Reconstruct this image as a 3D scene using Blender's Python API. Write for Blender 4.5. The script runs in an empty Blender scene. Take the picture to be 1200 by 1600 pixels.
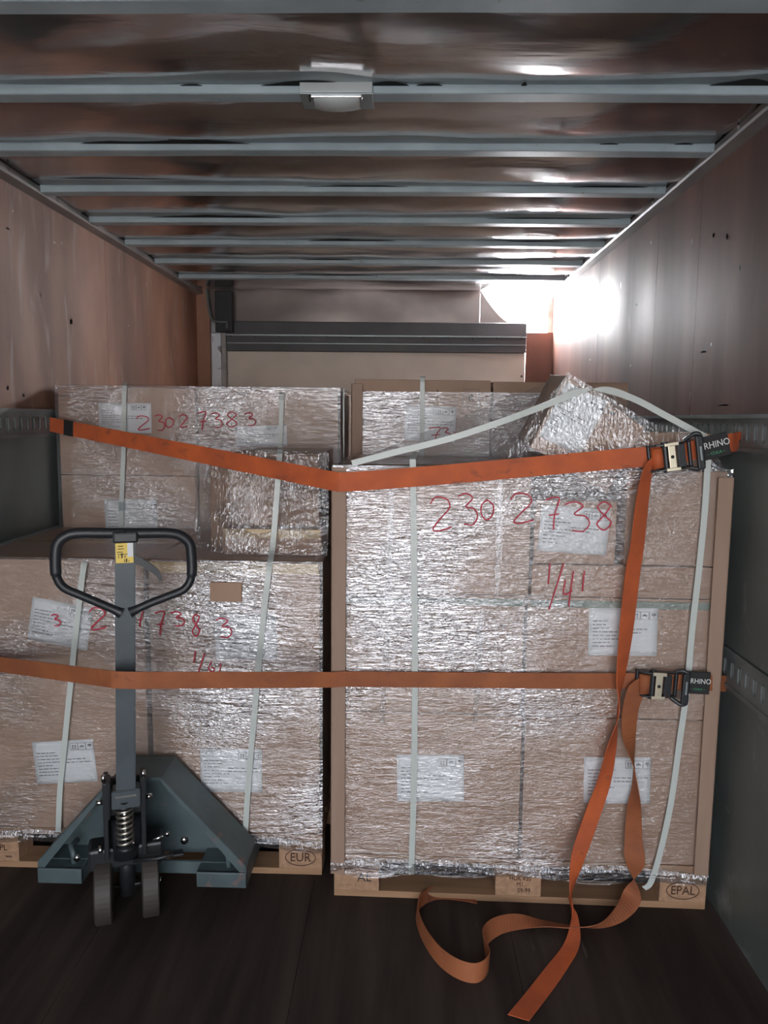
import bpy, bmesh, math, random
from mathutils import Vector, Matrix, noise
random.seed(4)
SC = bpy.context.scene
COL = SC.collection

# ------------------------------------------------------------ camera
CAM_H = 1.53; FPX = 1200.0
def cam_axes(p=6.9, y=1.45, r=0.6):
    p, y, r = map(math.radians, (p, y, r))
    f = Vector((-math.sin(y)*math.cos(p), math.cos(y)*math.cos(p), -math.sin(p)))
    r0 = Vector((math.cos(y), math.sin(y), 0)); u0 = r0.cross(f)
    rt = r0*math.cos(r) + u0*math.sin(r)
    return rt, rt.cross(f), f
RT, UP, FW = cam_axes()
EYE = Vector((0, 0, CAM_H))
cd = bpy.data.cameras.new('camera'); cam = bpy.data.objects.new('camera', cd); COL.objects.link(cam)
cd.sensor_fit = 'VERTICAL'; cd.sensor_height = 36; cd.lens = 36*FPX/1600; cd.clip_start = 0.02; cd.clip_end = 200
cam.matrix_world = Matrix(((RT.x, UP.x, -FW.x, 0), (RT.y, UP.y, -FW.y, 0), (RT.z, UP.z, -FW.z, CAM_H), (0, 0, 0, 1)))
SC.camera = cam
def ray(x, y): return FW + RT*((x-600)/FPX) - UP*((y-800)/FPX)
def at(x, y, Y): d = ray(x, y); return EYE + d*(Y/d.y)              # real-world point at distance Y down the truck
def atX(x, y, X): d = ray(x, y); return EYE + d*(X/d.x)
def atZ(x, y, Z): d = ray(x, y); return EYE + d*((Z-CAM_H)/d.z)

# ------------------------------------------------------------ world, sun, exposure
w = bpy.data.worlds.new('sky'); SC.world = w; w.use_nodes = True
nt = w.node_tree; nt.nodes.clear()
wo = nt.nodes.new('ShaderNodeOutputWorld'); bg = nt.nodes.new('ShaderNodeBackground')
tc = nt.nodes.new('ShaderNodeTexCoord'); sx = nt.nodes.new('ShaderNodeSeparateXYZ'); cr = nt.nodes.new('ShaderNodeValToRGB')
nt.links.new(tc.outputs['Generated'], sx.inputs[0]); nt.links.new(sx.outputs['Z'], cr.inputs[0])
nt.links.new(cr.outputs[0], bg.inputs[0]); nt.links.new(bg.outputs[0], wo.inputs[0])
cr.color_ramp.elements[0].color = (0.98, 0.97, 0.96, 1); cr.color_ramp.elements[1].color = (0.50, 0.64, 0.92, 1)
bg.inputs[1].default_value = 1.15
sd = bpy.data.lights.new('sun', 'SUN'); sun = bpy.data.objects.new('sun', sd); COL.objects.link(sun)
sd.energy = 4.0; sd.angle = 0.01; sd.color = (1, 0.95, 0.88)
sun.rotation_euler = Vector((-0.75, -0.12, -0.8)).to_track_quat('-Z', 'Y').to_euler()
SC.view_settings.view_transform = 'Standard'; SC.view_settings.look = 'None'
SC.view_settings.gamma = 1; SC.view_settings.use_curve_mapping = False
SC.view_settings.exposure = 2.62

# ------------------------------------------------------------ materials
def mat(name, base=(0.5, 0.5, 0.5), rough=0.6, metal=0.0, var=None, vscale=(4, 4, 4), vlo=0.35, vhi=0.65,
        var2=None, v2scale=(40, 40, 40), v2lo=0.6, v2hi=0.7, bump=0.0, bscale=(60, 60, 60), bdist=0.002, rvar=0.0, emit=None, estr=0, spec=0.5, coords='Object'):
    m = bpy.data.materials.new(name); m.use_nodes = True
    N = m.node_tree.nodes; L = m.node_tree.links; P = N['Principled BSDF']
    P.inputs['Base Color'].default_value = (*base, 1); P.inputs['Roughness'].default_value = rough
    P.inputs['Metallic'].default_value = metal; P.inputs['Specular IOR Level'].default_value = spec
    t = N.new('ShaderNodeTexCoord')
    def nz(sc, det=5, dist=0.3):
        mp = N.new('ShaderNodeMapping'); mp.inputs['Scale'].default_value = sc
        n = N.new('ShaderNodeTexNoise'); n.inputs['Scale'].default_value = 1; n.inputs['Detail'].default_value = det; n.inputs['Distortion'].default_value = dist
        L.new(t.outputs[coords], mp.inputs[0]); L.new(mp.outputs[0], n.inputs['Vector']); return n
    def mr(src, a, b, c=0, d=1):
        q = N.new('ShaderNodeMapRange'); q.inputs[1].default_value = a; q.inputs[2].default_value = b; q.inputs[3].default_value = c; q.inputs[4].default_value = d
        L.new(src, q.inputs[0]); return q.outputs[0]
    col = None
    if var:
        n = nz(vscale); mx = N.new('ShaderNodeMixRGB'); mx.inputs[1].default_value = (*base, 1); mx.inputs[2].default_value = (*var, 1)
        L.new(mr(n.outputs[0], vlo, vhi), mx.inputs[0]); col = mx.outputs[0]
        if rvar: L.new(mr(n.outputs[0], 0.3, 0.7, rough-rvar, rough+rvar), P.inputs['Roughness'])
    if var2:
        n = nz(v2scale, 4, 0.6); mx = N.new('ShaderNodeMixRGB'); mx.inputs[1].default_value = (*base, 1); mx.inputs[2].default_value = (*var2, 1)
        if col: L.new(col, mx.inputs[1])
        L.new(mr(n.outputs[0], v2lo, v2hi), mx.inputs[0]); col = mx.outputs[0]
    if col: L.new(col, P.inputs['Base Color'])
    if bump:
        n = nz(bscale, 4); b = N.new('ShaderNodeBump'); b.inputs['Strength'].default_value = bump; b.inputs['Distance'].default_value = bdist
        L.new(n.outputs[0], b.inputs['Height']); L.new(b.outputs[0], P.inputs['Normal'])
    if emit:
        P.inputs['Emission Color'].default_value = (*emit, 1); P.inputs['Emission Strength'].default_value = estr
    return m

def film_mat(name, sc, flo, fhi, rough=0.12, bstr=1.0, haze=0.05, rot=0.0, dist=0.006):
    """clear stretch film: see-through, with stretched wrinkles that catch the daylight"""
    m = bpy.data.materials.new(name); m.use_nodes = True
    N = m.node_tree.nodes; L = m.node_tree.links; N.clear()
    out = N.new('ShaderNodeOutputMaterial'); t = N.new('ShaderNodeTexCoord')
    def nz(s, det, dis, r=0.0, ro=0.5):
        mp = N.new('ShaderNodeMapping'); mp.inputs['Scale'].default_value = s; mp.inputs['Rotation'].default_value = (0, r, 0)
        mp.vector_type = 'POINT'
        n = N.new('ShaderNodeTexNoise'); n.inputs['Scale'].default_value = 1; n.inputs['Detail'].default_value = det
        n.inputs['Distortion'].default_value = dis; n.inputs['Roughness'].default_value = ro
        L.new(t.outputs['Object'], mp.inputs[0]); L.new(mp.outputs[0], n.inputs['Vector']); return n.outputs[0]
    def mr(src, a, b, c=0, d=1):
        q = N.new('ShaderNodeMapRange'); q.inputs[1].default_value = a; q.inputs[2].default_value = b; q.inputs[3].default_value = c; q.inputs[4].default_value = d
        L.new(src, q.inputs[0]); return q.outputs[0]
    def mth(op, a, b):
        q = N.new('ShaderNodeMath'); q.operation = op
        for i, v in enumerate((a, b)):
            if isinstance(v, (int, float)): q.inputs[i].default_value = v
            else: L.new(v, q.inputs[i])
        return q.outputs[0]
    h1 = nz(sc, 3, 1.2, rot, 0.6); h2 = nz((sc[0]*1.6, sc[1], sc[2]*0.5), 2, 1.5, rot+0.3); 
    at_ = N.new('ShaderNodeAttribute'); at_.attribute_name = 'glare'; big = at_.outputs['Fac']  # painted glare mask, scales film gloss and bump
    h = mth('ADD', h1, mth('MULTIPLY', h2, 0.8))
    amt = mr(big, 0.0, 1.0, 0.6, 1.0)
    b = N.new('ShaderNodeBump'); b.inputs['Distance'].default_value = dist; L.new(mth('MULTIPLY', amt, bstr), b.inputs['Strength']); L.new(h, b.inputs['Height'])
    g = N.new('ShaderNodeBsdfGlossy'); g.inputs['Roughness'].default_value = rough; g.inputs['Color'].default_value = (0.95, 0.96, 1, 1); L.new(b.outputs[0], g.inputs['Normal'])
    tr = N.new('ShaderNodeBsdfTransparent'); tr.inputs[0].default_value = (0.97, 0.97, 0.97, 1)
    df = N.new('ShaderNodeBsdfDiffuse'); df.inputs[0].default_value = (0.75, 0.76, 0.78, 1); L.new(b.outputs[0], df.inputs['Normal'])
    m1 = N.new('ShaderNodeMixShader'); m1.inputs[0].default_value = haze; L.new(tr.outputs[0], m1.inputs[1]); L.new(df.outputs[0], m1.inputs[2])
    m2 = N.new('ShaderNodeMixShader'); L.new(mr(big, 0.0, 1.0, flo, fhi), m2.inputs[0]); L.new(m1.outputs[0], m2.inputs[1]); L.new(g.outputs[0], m2.inputs[2])
    L.new(m2.outputs[0], out.inputs[0])
    return m

M = {}
M['floor'] = mat('floor_plywood', (0.026, 0.019, 0.016), 0.7, var=(0.058, 0.043, 0.036), vscale=(14, 1.2, 4), var2=(0.16, 0.13, 0.11), v2scale=(30, 3, 5), v2lo=0.72, v2hi=0.85, bump=0.4, bscale=(120, 10, 20), spec=0.25)
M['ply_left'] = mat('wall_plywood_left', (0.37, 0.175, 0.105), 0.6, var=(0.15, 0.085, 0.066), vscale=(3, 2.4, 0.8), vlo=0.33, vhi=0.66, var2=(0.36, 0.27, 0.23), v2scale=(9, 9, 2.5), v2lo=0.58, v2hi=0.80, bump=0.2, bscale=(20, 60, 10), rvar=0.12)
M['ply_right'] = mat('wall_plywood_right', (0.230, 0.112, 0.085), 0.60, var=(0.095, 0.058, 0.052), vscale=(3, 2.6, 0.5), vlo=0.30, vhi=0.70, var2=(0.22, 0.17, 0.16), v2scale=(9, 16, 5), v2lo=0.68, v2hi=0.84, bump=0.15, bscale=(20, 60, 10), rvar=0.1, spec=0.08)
M['scuff'] = mat('pale_scuff', (0.55, 0.46, 0.40), 0.8)
M['steel'] = mat('painted_steel_panel', (0.130, 0.150, 0.145), 0.42, var=(0.085, 0.10, 0.097), vscale=(2, 3, 2), var2=(0.21, 0.235, 0.23), v2scale=(5, 7, 7), v2lo=0.62, v2hi=0.75, bump=0.15, bscale=(6, 6, 6), bdist=0.01)
M['rail'] = mat('lashing_rail_steel', (0.18, 0.20, 0.20), 0.45, var=(0.12, 0.135, 0.135), vscale=(8, 8, 8))
M['railback'] = mat('rail_channel_zinc', (0.75, 0.77, 0.78), 0.5)
M['alu'] = mat('roof_aluminium', (0.52, 0.505, 0.505), 0.17, 0.95, var=(0.40, 0.38, 0.385), vscale=(1.5, 3, 3), bump=0.35, bscale=(1.6, 6.0, 1), bdist=0.018, rvar=0.05)
M['sheet'] = mat('bulkhead_sheet', (0.22, 0.18, 0.16), 0.33, 0.55, var=(0.17, 0.14, 0.13), vscale=(3, 3, 3), bump=0.3, bscale=(2, 2, 3), bdist=0.02)
M['bow'] = mat('roof_bow_paint', (0.42, 0.50, 0.53), 0.45, var=(0.33, 0.40, 0.43), vscale=(6, 6, 6), var2=(0.25, 0.24, 0.22), v2scale=(25, 25, 25), v2lo=0.68, v2hi=0.75)
M['flange'] = mat('flange_and_bow_reflection', (0.33, 0.38, 0.39), 0.38, 0.3, var=(0.24, 0.28, 0.29), vscale=(4, 4, 4))  # on the bows this grey-blue also carries the painted reflection of the bow face
M['gap'] = mat('gap_shade_and_rivet_black', (0.02, 0.02, 0.02), 0.6)  # black painted as shade in the roof gaps; also colours rivets and bolts
M['cornice'] = mat('cornice_steel', (0.30, 0.28, 0.27), 0.4, 0.4, var=(0.20, 0.19, 0.18), vscale=(10, 3, 10))
M['darkrail'] = mat('dark_headboard_rail', (0.075, 0.072, 0.078), 0.5, var=(0.05, 0.05, 0.055), vscale=(3, 3, 3))
M['cream'] = mat('headboard_cream', (0.74, 0.66, 0.58), 0.5, var=(0.64, 0.57, 0.50), vscale=(3, 3, 3))
M['sheen_post'] = mat('corner_post_sheen', (0.72, 0.78, 0.85), 0.35, var=(0.25, 0.24, 0.24), vscale=(10, 10, 14), vlo=0.55, vhi=0.62)  # the steel's bright reflection is put into the base colour as bluish white
M['rubber'] = mat('black_rubber', (0.020, 0.020, 0.022), 0.6)
M['gap_glow'] = mat('gap_daylight_glow', (1, 1, 1), 0.5, emit=(0.93, 0.96, 1.0), estr=30)  # added glow in place of daylight coming through the open corner
M['carton'] = mat('cardboard', (0.385, 0.245, 0.168), 0.75, var=(0.36, 0.24, 0.17), vscale=(5, 5, 3), bump=0.15, bscale=(6, 6, 260), bdist=0.0006)
M['carton2'] = mat('cardboard_pale', (0.40, 0.27, 0.195), 0.75, var=(0.34, 0.225, 0.16), vscale=(4, 4, 4), bump=0.15, bscale=(6, 6, 260), bdist=0.0006)
M['edge'] = mat('edge_board', (0.35, 0.235, 0.175), 0.7, var=(0.31, 0.205, 0.15), vscale=(20, 20, 3))
M['tape'] = mat('brown_tape', (0.46, 0.32, 0.15), 0.25)
M['greentape'] = mat('grey_green_tape', (0.20, 0.24, 0.20), 0.4)
M['paper'] = mat('white_paper', (0.72, 0.74, 0.76), 0.7)
M['ink'] = mat('grey_ink', (0.16, 0.16, 0.17), 0.7)
M['blackink'] = mat('black_ink', (0.03, 0.025, 0.025), 0.7)
M['marker'] = mat('red_marker', (0.50, 0.02, 0.05), 0.5)
M['pet'] = mat('white_poly_strap', (0.56, 0.60, 0.57), 0.35, bump=0.3, bscale=(300, 300, 300), bdist=0.0006)
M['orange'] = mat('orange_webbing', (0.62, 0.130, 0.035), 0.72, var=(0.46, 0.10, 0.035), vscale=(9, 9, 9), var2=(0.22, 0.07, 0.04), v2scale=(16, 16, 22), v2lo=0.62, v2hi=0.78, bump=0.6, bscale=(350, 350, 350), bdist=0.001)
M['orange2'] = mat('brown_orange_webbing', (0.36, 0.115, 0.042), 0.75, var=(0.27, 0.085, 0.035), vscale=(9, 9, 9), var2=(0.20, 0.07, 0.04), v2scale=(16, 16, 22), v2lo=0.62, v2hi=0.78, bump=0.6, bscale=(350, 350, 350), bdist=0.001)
M['sleeve'] = mat('black_sleeve', (0.018, 0.017, 0.018), 0.7, bump=0.4, bscale=(300, 300, 300))
M['print_white'] = mat('white_print', (0.75, 0.76, 0.74), 0.6)
M['print_green'] = mat('green_print', (0.05, 0.35, 0.16), 0.6)
M['black_metal'] = mat('black_metal', (0.022, 0.023, 0.027), 0.4, 0.2)
M['zinc'] = mat('zinc_plate', (0.80, 0.72, 0.55), 0.30, 0.75)
M['chrome'] = mat('chrome', (0.75, 0.75, 0.75), 0.18, 1.0)
M['jack'] = mat('jack_grey_paint', (0.082, 0.100, 0.112), 0.42, var=(0.062, 0.076, 0.086), vscale=(6, 6, 6), var2=(0.13, 0.13, 0.13), v2scale=(60, 60, 30), v2lo=0.68, v2hi=0.75)
M['jack_teal'] = mat('jack_frame_paint', (0.095, 0.132, 0.140), 0.45, var=(0.070, 0.098, 0.105), vscale=(9, 9, 9), var2=(0.26, 0.13, 0.11), v2scale=(14, 8, 14), v2lo=0.66, v2hi=0.76)
M['grip'] = mat('black_grip', (0.018, 0.020, 0.024), 0.42)
M['spring'] = mat('spring_steel', (0.60, 0.55, 0.48), 0.3, 0.9)
M['wheel'] = mat('wheel_polyurethane', (0.060, 0.048, 0.044), 0.6, var=(0.045, 0.036, 0.033), vscale=(9, 9, 9))
M['yellow'] = mat('yellow_sticker', (0.78, 0.56, 0.10), 0.5)
M['wood'] = mat('pallet_wood', (0.42, 0.25, 0.14), 0.75, var=(0.33, 0.19, 0.105), vscale=(2.5, 30, 40), bump=0.3, bscale=(6, 60, 90), bdist=0.002)
M['wood2'] = mat('pallet_chipboard', (0.46, 0.28, 0.17), 0.8, var=(0.34, 0.20, 0.12), vscale=(50, 50, 70), bump=0.4, bscale=(90, 90, 90))
M['brand'] = mat('burnt_brand', (0.07, 0.03, 0.02), 0.8)
M['lens'] = mat('lamp_lens', (0.45, 0.47, 0.46), 0.25)
M['housing'] = mat('lamp_housing', (0.42, 0.44, 0.44), 0.4, 0.2)
M['concrete'] = mat('yard_concrete', (0.50, 0.48, 0.45), 0.8, var=(0.42, 0.41, 0.39), vscale=(0.5, 0.5, 0.5))
M['outer'] = mat('outer_skin', (0.6, 0.6, 0.6), 0.6)
M['film'] = film_mat('stretch_film', (22, 22, 150), 0.04, 0.56, 0.08, 1.0, 0.02, 0.0, 0.004)
M['film_calm'] = film_mat('stretch_film_calm', (20, 20, 130), 0.04, 0.42, 0.10, 0.9, 0.02, 0.1, 0.004)
M['film_diag'] = film_mat('stretch_film_diagonal', (70, 30, 24), 0.12, 0.42, 0.08, 1.0, 0.05, 0.5, 0.010)
M['film_tent'] = film_mat('stretch_film_tent', (35, 20, 45), 0.06, 0.24, 0.10, 1.0, 0.03, -0.7, 0.006)

# ------------------------------------------------------------ mesh helpers
def link(name, me, parent=None, m=None):
    o = bpy.data.objects.new(name, me); COL.objects.link(o)
    if m is not None: me.materials.append(m)
    if parent: o.parent = parent
    return o
def from_bm(name, bm, m, parent=None, smooth=False):
    me = bpy.data.meshes.new(name); bmesh.ops.recalc_face_normals(bm, faces=bm.faces); bm.to_mesh(me); bm.free()
    if smooth:
        for p in me.polygons: p.use_smooth = True
    return link(name, me, parent, m)
def bbox(bm, x0, x1, y0, y1, z0, z1, bev=0.0):
    r = bmesh.ops.create_cube(bm, size=1.0, matrix=Matrix.Translation(((x0+x1)/2, (y0+y1)/2, (z0+z1)/2)) @ Matrix.Diagonal((x1-x0, y1-y0, z1-z0, 1)))
    if bev:
        es = list({e for v in r['verts'] for e in v.link_edges})
        bmesh.ops.bevel(bm, geom=es, offset=bev, segments=2, affect='EDGES', profile=0.5)
def box(name, x0, x1, y0, y1, z0, z1, m, parent=None, bev=0.0):
    bm = bmesh.new(); bbox(bm, x0, x1, y0, y1, z0, z1, bev); return from_bm(name, bm, m, parent)
def bcyl(bm, p0, p1, r, n=20, r2=None):
    p0 = Vector(p0); p1 = Vector(p1); d = p1-p0
    q = d.to_track_quat('Z', 'Y').to_matrix().to_4x4()
    bmesh.ops.create_cone(bm, cap_ends=True, segments=n, radius1=r, radius2=r if r2 is None else r2, depth=d.length, matrix=Matrix.Translation((p0+p1)/2) @ q)
def cyl(name, p0, p1, r, m, parent=None, n=20, r2=None):
    bm = bmesh.new(); bcyl(bm, p0, p1, r, n, r2); return from_bm(name, bm, m, parent, True)
def btube(bm, pts, r, n=12, closed=False, radii=None):
    pts = [Vector(p) for p in pts]; k = len(pts); rings = []; up = None
    for i, p in enumerate(pts):
        a = pts[(i-1) % k] if (closed or i > 0) else p; b = pts[(i+1) % k] if (closed or i < k-1) else p
        t = (b-a).normalized()
        if up is None: up = t.orthogonal().normalized()
        up = (up - t*up.dot(t)).normalized(); s = t.cross(up)
        rr = radii[i] if radii else r
        rings.append([bm.verts.new(p + (up*math.cos(2*math.pi*j/n) + s*math.sin(2*math.pi*j/n))*rr) for j in range(n)])
    for i in range(k if closed else k-1):
        A = rings[i]; B = rings[(i+1) % k]
        off = 0
        if closed and i == k-1:
            off = min(range(n), key=lambda o: sum((A[j].co-B[(j+o) % n].co).length for j in range(n)))
        for j in range(n): bm.faces.new((A[j], A[(j+1) % n], B[(j+1+off) % n], B[(j+off) % n]))
    if not closed: bm.faces.new(rings[0][::-1]); bm.faces.new(rings[-1])
def tube(name, pts, r, m, parent=None, n=12, closed=False, radii=None):
    bm = bmesh.new(); btube(bm, pts, r, n, closed, radii); return from_bm(name, bm, m, parent, True)
def catmull(P, k=10):
    out = []
    for i in range(len(P)-1):
        p0 = P[max(i-1, 0)]; p1 = P[i]; p2 = P[i+1]; p3 = P[min(i+2, len(P)-1)]
        for j in range(k):
            t = j/k
            out.append(0.5*((2*p1)+(p2-p0)*t+(2*p0-5*p1+4*p2-p3)*t*t+(3*p1-p0-3*p2+p3)*t**3))
    out.append(P[-1]); return out
def ribbon(name, pts, m, parent=None, k=10, th=0.002, smooth=True, mat_world=None):
    """webbing: pts = [(centre, half-width vector)], real thickness"""
    C_ = catmull([Vector(p[0]) for p in pts], k) if k > 1 else [Vector(p[0]) for p in pts]
    W_ = catmull([Vector(p[1]) for p in pts], k) if k > 1 else [Vector(p[1]) for p in pts]
    bm = bmesh.new(); rings = []; pn = None
    for i, (c, wv) in enumerate(zip(C_, W_)):
        t = (C_[min(i+1, len(C_)-1)] - C_[max(i-1, 0)])
        nn = t.cross(wv)
        nn = nn.normalized() if nn.length > 1e-9 else (pn or Vector((0, -1, 0)))
        if pn and nn.dot(pn) < 0 and nn.dot(pn) < -0.5: nn = -nn
        pn = nn
        rings.append([bm.verts.new(c+wv+nn*th/2), bm.verts.new(c-wv+nn*th/2), bm.verts.new(c-wv-nn*th/2), bm.verts.new(c+wv-nn*th/2)])
    for A, B in zip(rings, rings[1:]):
        for j in range(4): bm.faces.new((A[j], A[(j+1) % 4], B[(j+1) % 4], B[j]))
    bm.faces.new(rings[0][::-1]); bm.faces.new(rings[-1])
    return from_bm(name, bm, m, parent)
def empty(name, loc=(0, 0, 0), rz=0.0):
    o = bpy.data.objects.new(name, None); o.empty_display_size = 0.1; o.location = loc; o.rotation_euler = (0, 0, rz); COL.objects.link(o); return o
def tag(o, label=None, cat=None, group=None, kind=None):
    if label: o['label'] = label
    if cat: o['category'] = cat
    if group: o['group'] = group
    if kind: o['kind'] = kind
    return o
def struct(o): o['kind'] = 'structure'; return o
def text(name, s, size, m, parent, matrix, ext=0.0006):
    cu = bpy.data.curves.new(name, 'FONT'); cu.body = s; cu.size = size; cu.align_x = 'CENTER'; cu.align_y = 'CENTER'; cu.extrude = ext; cu.resolution_u = 3
    o = bpy.data.objects.new('tmp', cu); COL.objects.link(o)
    dg = bpy.context.evaluated_depsgraph_get(); me = bpy.data.meshes.new_from_object(o.evaluated_get(dg)); bpy.data.objects.remove(o)
    me.name = name; me.materials.clear()
    q = link(name, me, parent, m); q.matrix_local = matrix; return q
def facing(x, y, z, rot=0.0, sx=1.0):      # text matrix: upright, readable from -Y
    return Matrix.Translation((x, y, z)) @ Matrix.Rotation(rot, 4, 'Y') @ Matrix.Rotation(math.pi/2, 4, 'X') @ Matrix.Diagonal((sx, 1, 1, 1))
def creases(x, z, seed, fx=10.0, fz=80.0, ang=0.0, warp=1.0):
    """height of stretched wrinkles: long along x, short along z"""
    c, s_ = math.cos(ang), math.sin(ang); a = x*c+z*s_; b = z*c-x*s_
    b += warp*(0.10*a*noise.noise(Vector((b*1.6, seed, 0)))*1.5 + 0.012*noise.noise(Vector((a*5, seed+2, b*5))))
    return noise.noise(Vector((a*fx, seed, b*fz))) + 0.55*noise.noise(Vector((a*fx*2.2, seed+5, b*fz*1.9)))
def sheet(name, fn, nu, nv, m, parent=None, amp=0.0, ns=4.0, seed=0.0, th=0.0, wr=None, glare_fn=None):
    """grid surface with real wrinkles pushed along the normal"""
    bm = bmesh.new(); V = []
    for i in range(nu+1):
        V.append([])
        for j in range(nv+1):
            u = i/nu; v = j/nv; p = fn(u, v)
            if amp:
                e = 0.01; n = (fn(min(u+e, 1), v)-fn(max(u-e, 0), v)).cross(fn(u, min(v+e, 1))-fn(u, max(v-e, 0)))
                if n.length > 0: p = p + n.normalized()*amp*noise.noise(Vector((p.x*ns+seed, p.y*ns, p.z*ns*1.8)))
            if wr: p = p + Vector((0, -1, 0))*wr(u, v, p)
            V[-1].append(bm.verts.new(p))
    for i in range(nu):
        for j in range(nv): bm.faces.new((V[i][j], V[i+1][j], V[i+1][j+1], V[i][j+1]))
    me = bpy.data.meshes.new(name); bm.to_mesh(me); bm.free()
    for p in me.polygons: p.use_smooth = True
    if 'film' in name:
        A_ = me.attributes.new('glare', 'FLOAT', 'POINT')
        A_.data.foreach_set('value', [glare_fn(i/nu, j/nv) if glare_fn else 0.5 for i in range(nu+1) for j in range(nv+1)])
    return link(name, me, parent, m)

# ------------------------------------------------------------ room shell
XL, XR, HC, YB, Y0 = -1.482, 1.035, 2.44, 5.55, -2.0
SXL, SXR = -1.474, 1.004                       # faces of the lower steel panels
floor = struct(empty('floor')); 
fb = [-1.52, -0.9, -0.28, 0.34, 1.08]
for a, b in zip(fb, fb[1:]):
    box('floor_panel', a+0.0008, b-0.0008, Y0, YB+0.05, -0.03, 0.0, M['floor'], floor)
yard = struct(box('floor_yard', -25, 25, -40, 30, -1.30, -1.20, M['concrete'])); yard.name = 'ground'

def lashing_rail(par, xf, side, z0, z1, ya, yb, pitch=0.050):
    """slotted steel rail on a wall; side = +1 for the right wall (rail faces -X)"""
    bm = bmesh.new(); d = 0.006*side; zc = (z0+z1)/2; sh = 0.027; sw = 0.0115
    def b(y0, y1, za, zb, e=0.0):
        xa, xb = sorted((xf-e*side, xf+d)); bbox(bm, xa, xb, y0, y1, za, zb)
    b(ya, yb, zc+sh, z1); b(ya, yb, z0, zc-sh)
    b(ya, yb, z1-0.012, z1, 0.006); b(ya, yb, z0, z0+0.012, 0.006)
    y = ya+pitch/2
    while y < yb:
        b(y-pitch/2, y-sw, zc-sh, zc+sh); b(y+sw, y+pitch/2, zc-sh, zc+sh)
        for zz, sg in ((zc+sh, -1), (zc-sh, 1)):              # rounded slot ends
            for q in (-1, 1):
                vs = [bm.verts.new((xf+d*h, y+q*sw, zz)) for h in (0, 1)] + [bm.verts.new((xf+d*h, y+q*sw*0.25, zz)) for h in (1, 0)] + [bm.verts.new((xf+d*h, y+q*sw, zz+sg*0.008)) for h in (0, 1)]
                bm.faces.new((vs[0], vs[3], vs[4])); bm.faces.new((vs[3], vs[2], vs[5], vs[4]))
        y += pitch
    r = from_bm('lashing_rail', bm, M['rail'], par)
    xa, xb = sorted((xf+0.010*side, xf+0.013*side))
    box('rail_channel', xa, xb, ya, yb, z0, z1, M['railback'], r)
    return r

for side, nm in ((-1, 'wall_left'), (1, 'wall_right')):
    W = struct(empty(nm)); xw = XL if side < 0 else XR; sf = SXL if side < 0 else SXR
    def wb(n, x, t, ya, yb, za, zb, m, bev=0.0):
        xa, xb = sorted((x, x+t*side)); return box(n, xa, xb, ya, yb, za, zb, m, W, bev)
    wb('outer_skin', xw+0.05*side, 0.03, Y0, YB+0.1, -0.1, HC+0.1, M['outer'])
    seams = [-2.0, -0.87, 0.35, 1.62, 2.84, 3.30, 4.26, 5.55] if side > 0 else [-2.0, -1.02, 0.2, 1.42, 2.64, 3.86, 5.0, 5.55]
    for a, b in zip(seams, seams[1:]):
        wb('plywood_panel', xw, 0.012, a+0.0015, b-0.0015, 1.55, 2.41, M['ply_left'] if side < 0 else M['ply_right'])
    wb('steel_panel', sf, 0.012, Y0, YB, 0.845, 1.445, M['steel'])
    wb('steel_panel', sf, 0.012, Y0, YB, 0.0, 0.725, M['steel'])
    lashing_rail(W, sf-0.004*side, side, 1.445, 1.555, Y0, YB)
    lashing_rail(W, sf-0.004*side, side, 0.725, 0.845, Y0, YB)
    # cornice rail under the roof, with bolts
    bm = bmesh.new(); xa = xw-0.042*side
    prof = [(xw, 2.385), (xa, 2.392), (xa-0.004*side, 2.40), (xa-0.004*side, 2.418), (xw-0.02*side, 2.438), (xw+0.03*side, 2.438), (xw+0.03*side, 2.385)]
    rings = [[bm.verts.new((x, y, z)) for x, z in prof] for y in (Y0, YB)]
    for j in range(len(prof)): bm.faces.new((rings[0][j], rings[0][(j+1) % 7], rings[1][(j+1) % 7], rings[1][j]))
    bm.faces.new(rings[0]); bm.faces.new(rings[1][::-1])
    cn = from_bm('cornice_rail', bm, M['cornice'], W)
    bm = bmesh.new()
    for k in range(13): bcyl(bm, (xa-0.004*side, 0.45+k*0.4, 2.408), (xa-0.010*side, 0.45+k*0.4, 2.408), 0.007, 8)
    tag(from_bm('rivet', bm, M['cornice'], cn), kind='stuff')
    # scuffs and chips on the plywood
    bm = bmesh.new()
    pts = [(112, 253), (66, 211), (34, 165), (231, 310), (8, 180), (20, 164), (80, 190)] if side < 0 else []
    spots = [(12, 357, .012, .006), (20, 330, .008, .004), (64, 461, .006, .016), (111, 502, .020, .020), (85, 379, .012, .005), (97, 380, .01, .006), (201, 509, .008, .004), (232, 522, .006, .006), (228, 445, .004, .02), (316, 556, .05, .004), (12, 606, .010, .012), (37, 618, .01, .01), (230, 290, .004, .03)] if side < 0 else \
        [(1081, 377, .006, .016), (1115, 368, .012, .012), (1136, 369, .010, .014), (1156, 419, .006, .010), (995, 476, .02, .005), (1099, 550, .03, .004), (1111, 538, .005, .010), (985, 571, .010, .004), (1017, 379, .01, .006), (1130, 633, .05, .004), (970, 446, .004, .02), (922, 562, .02, .004), (1078, 620, .003, .04)]
    for (px, py, a, b) in spots:
        p = atX(px, py, xw-0.0005*side); n = 7
        ring = [bm.verts.new((p.x, p.y+a*math.cos(6.283*j/n)*random.uniform(.5, 1), p.z+b*math.sin(6.283*j/n)*random.uniform(.5, 1))) for j in range(n)]
        bm.faces.new(ring)
    r = bmesh.ops.solidify(bm, geom=bm.faces[:], thickness=0.0004)
    tag(from_bm('chip', bm, M['scuff'], W), kind='stuff')

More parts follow.
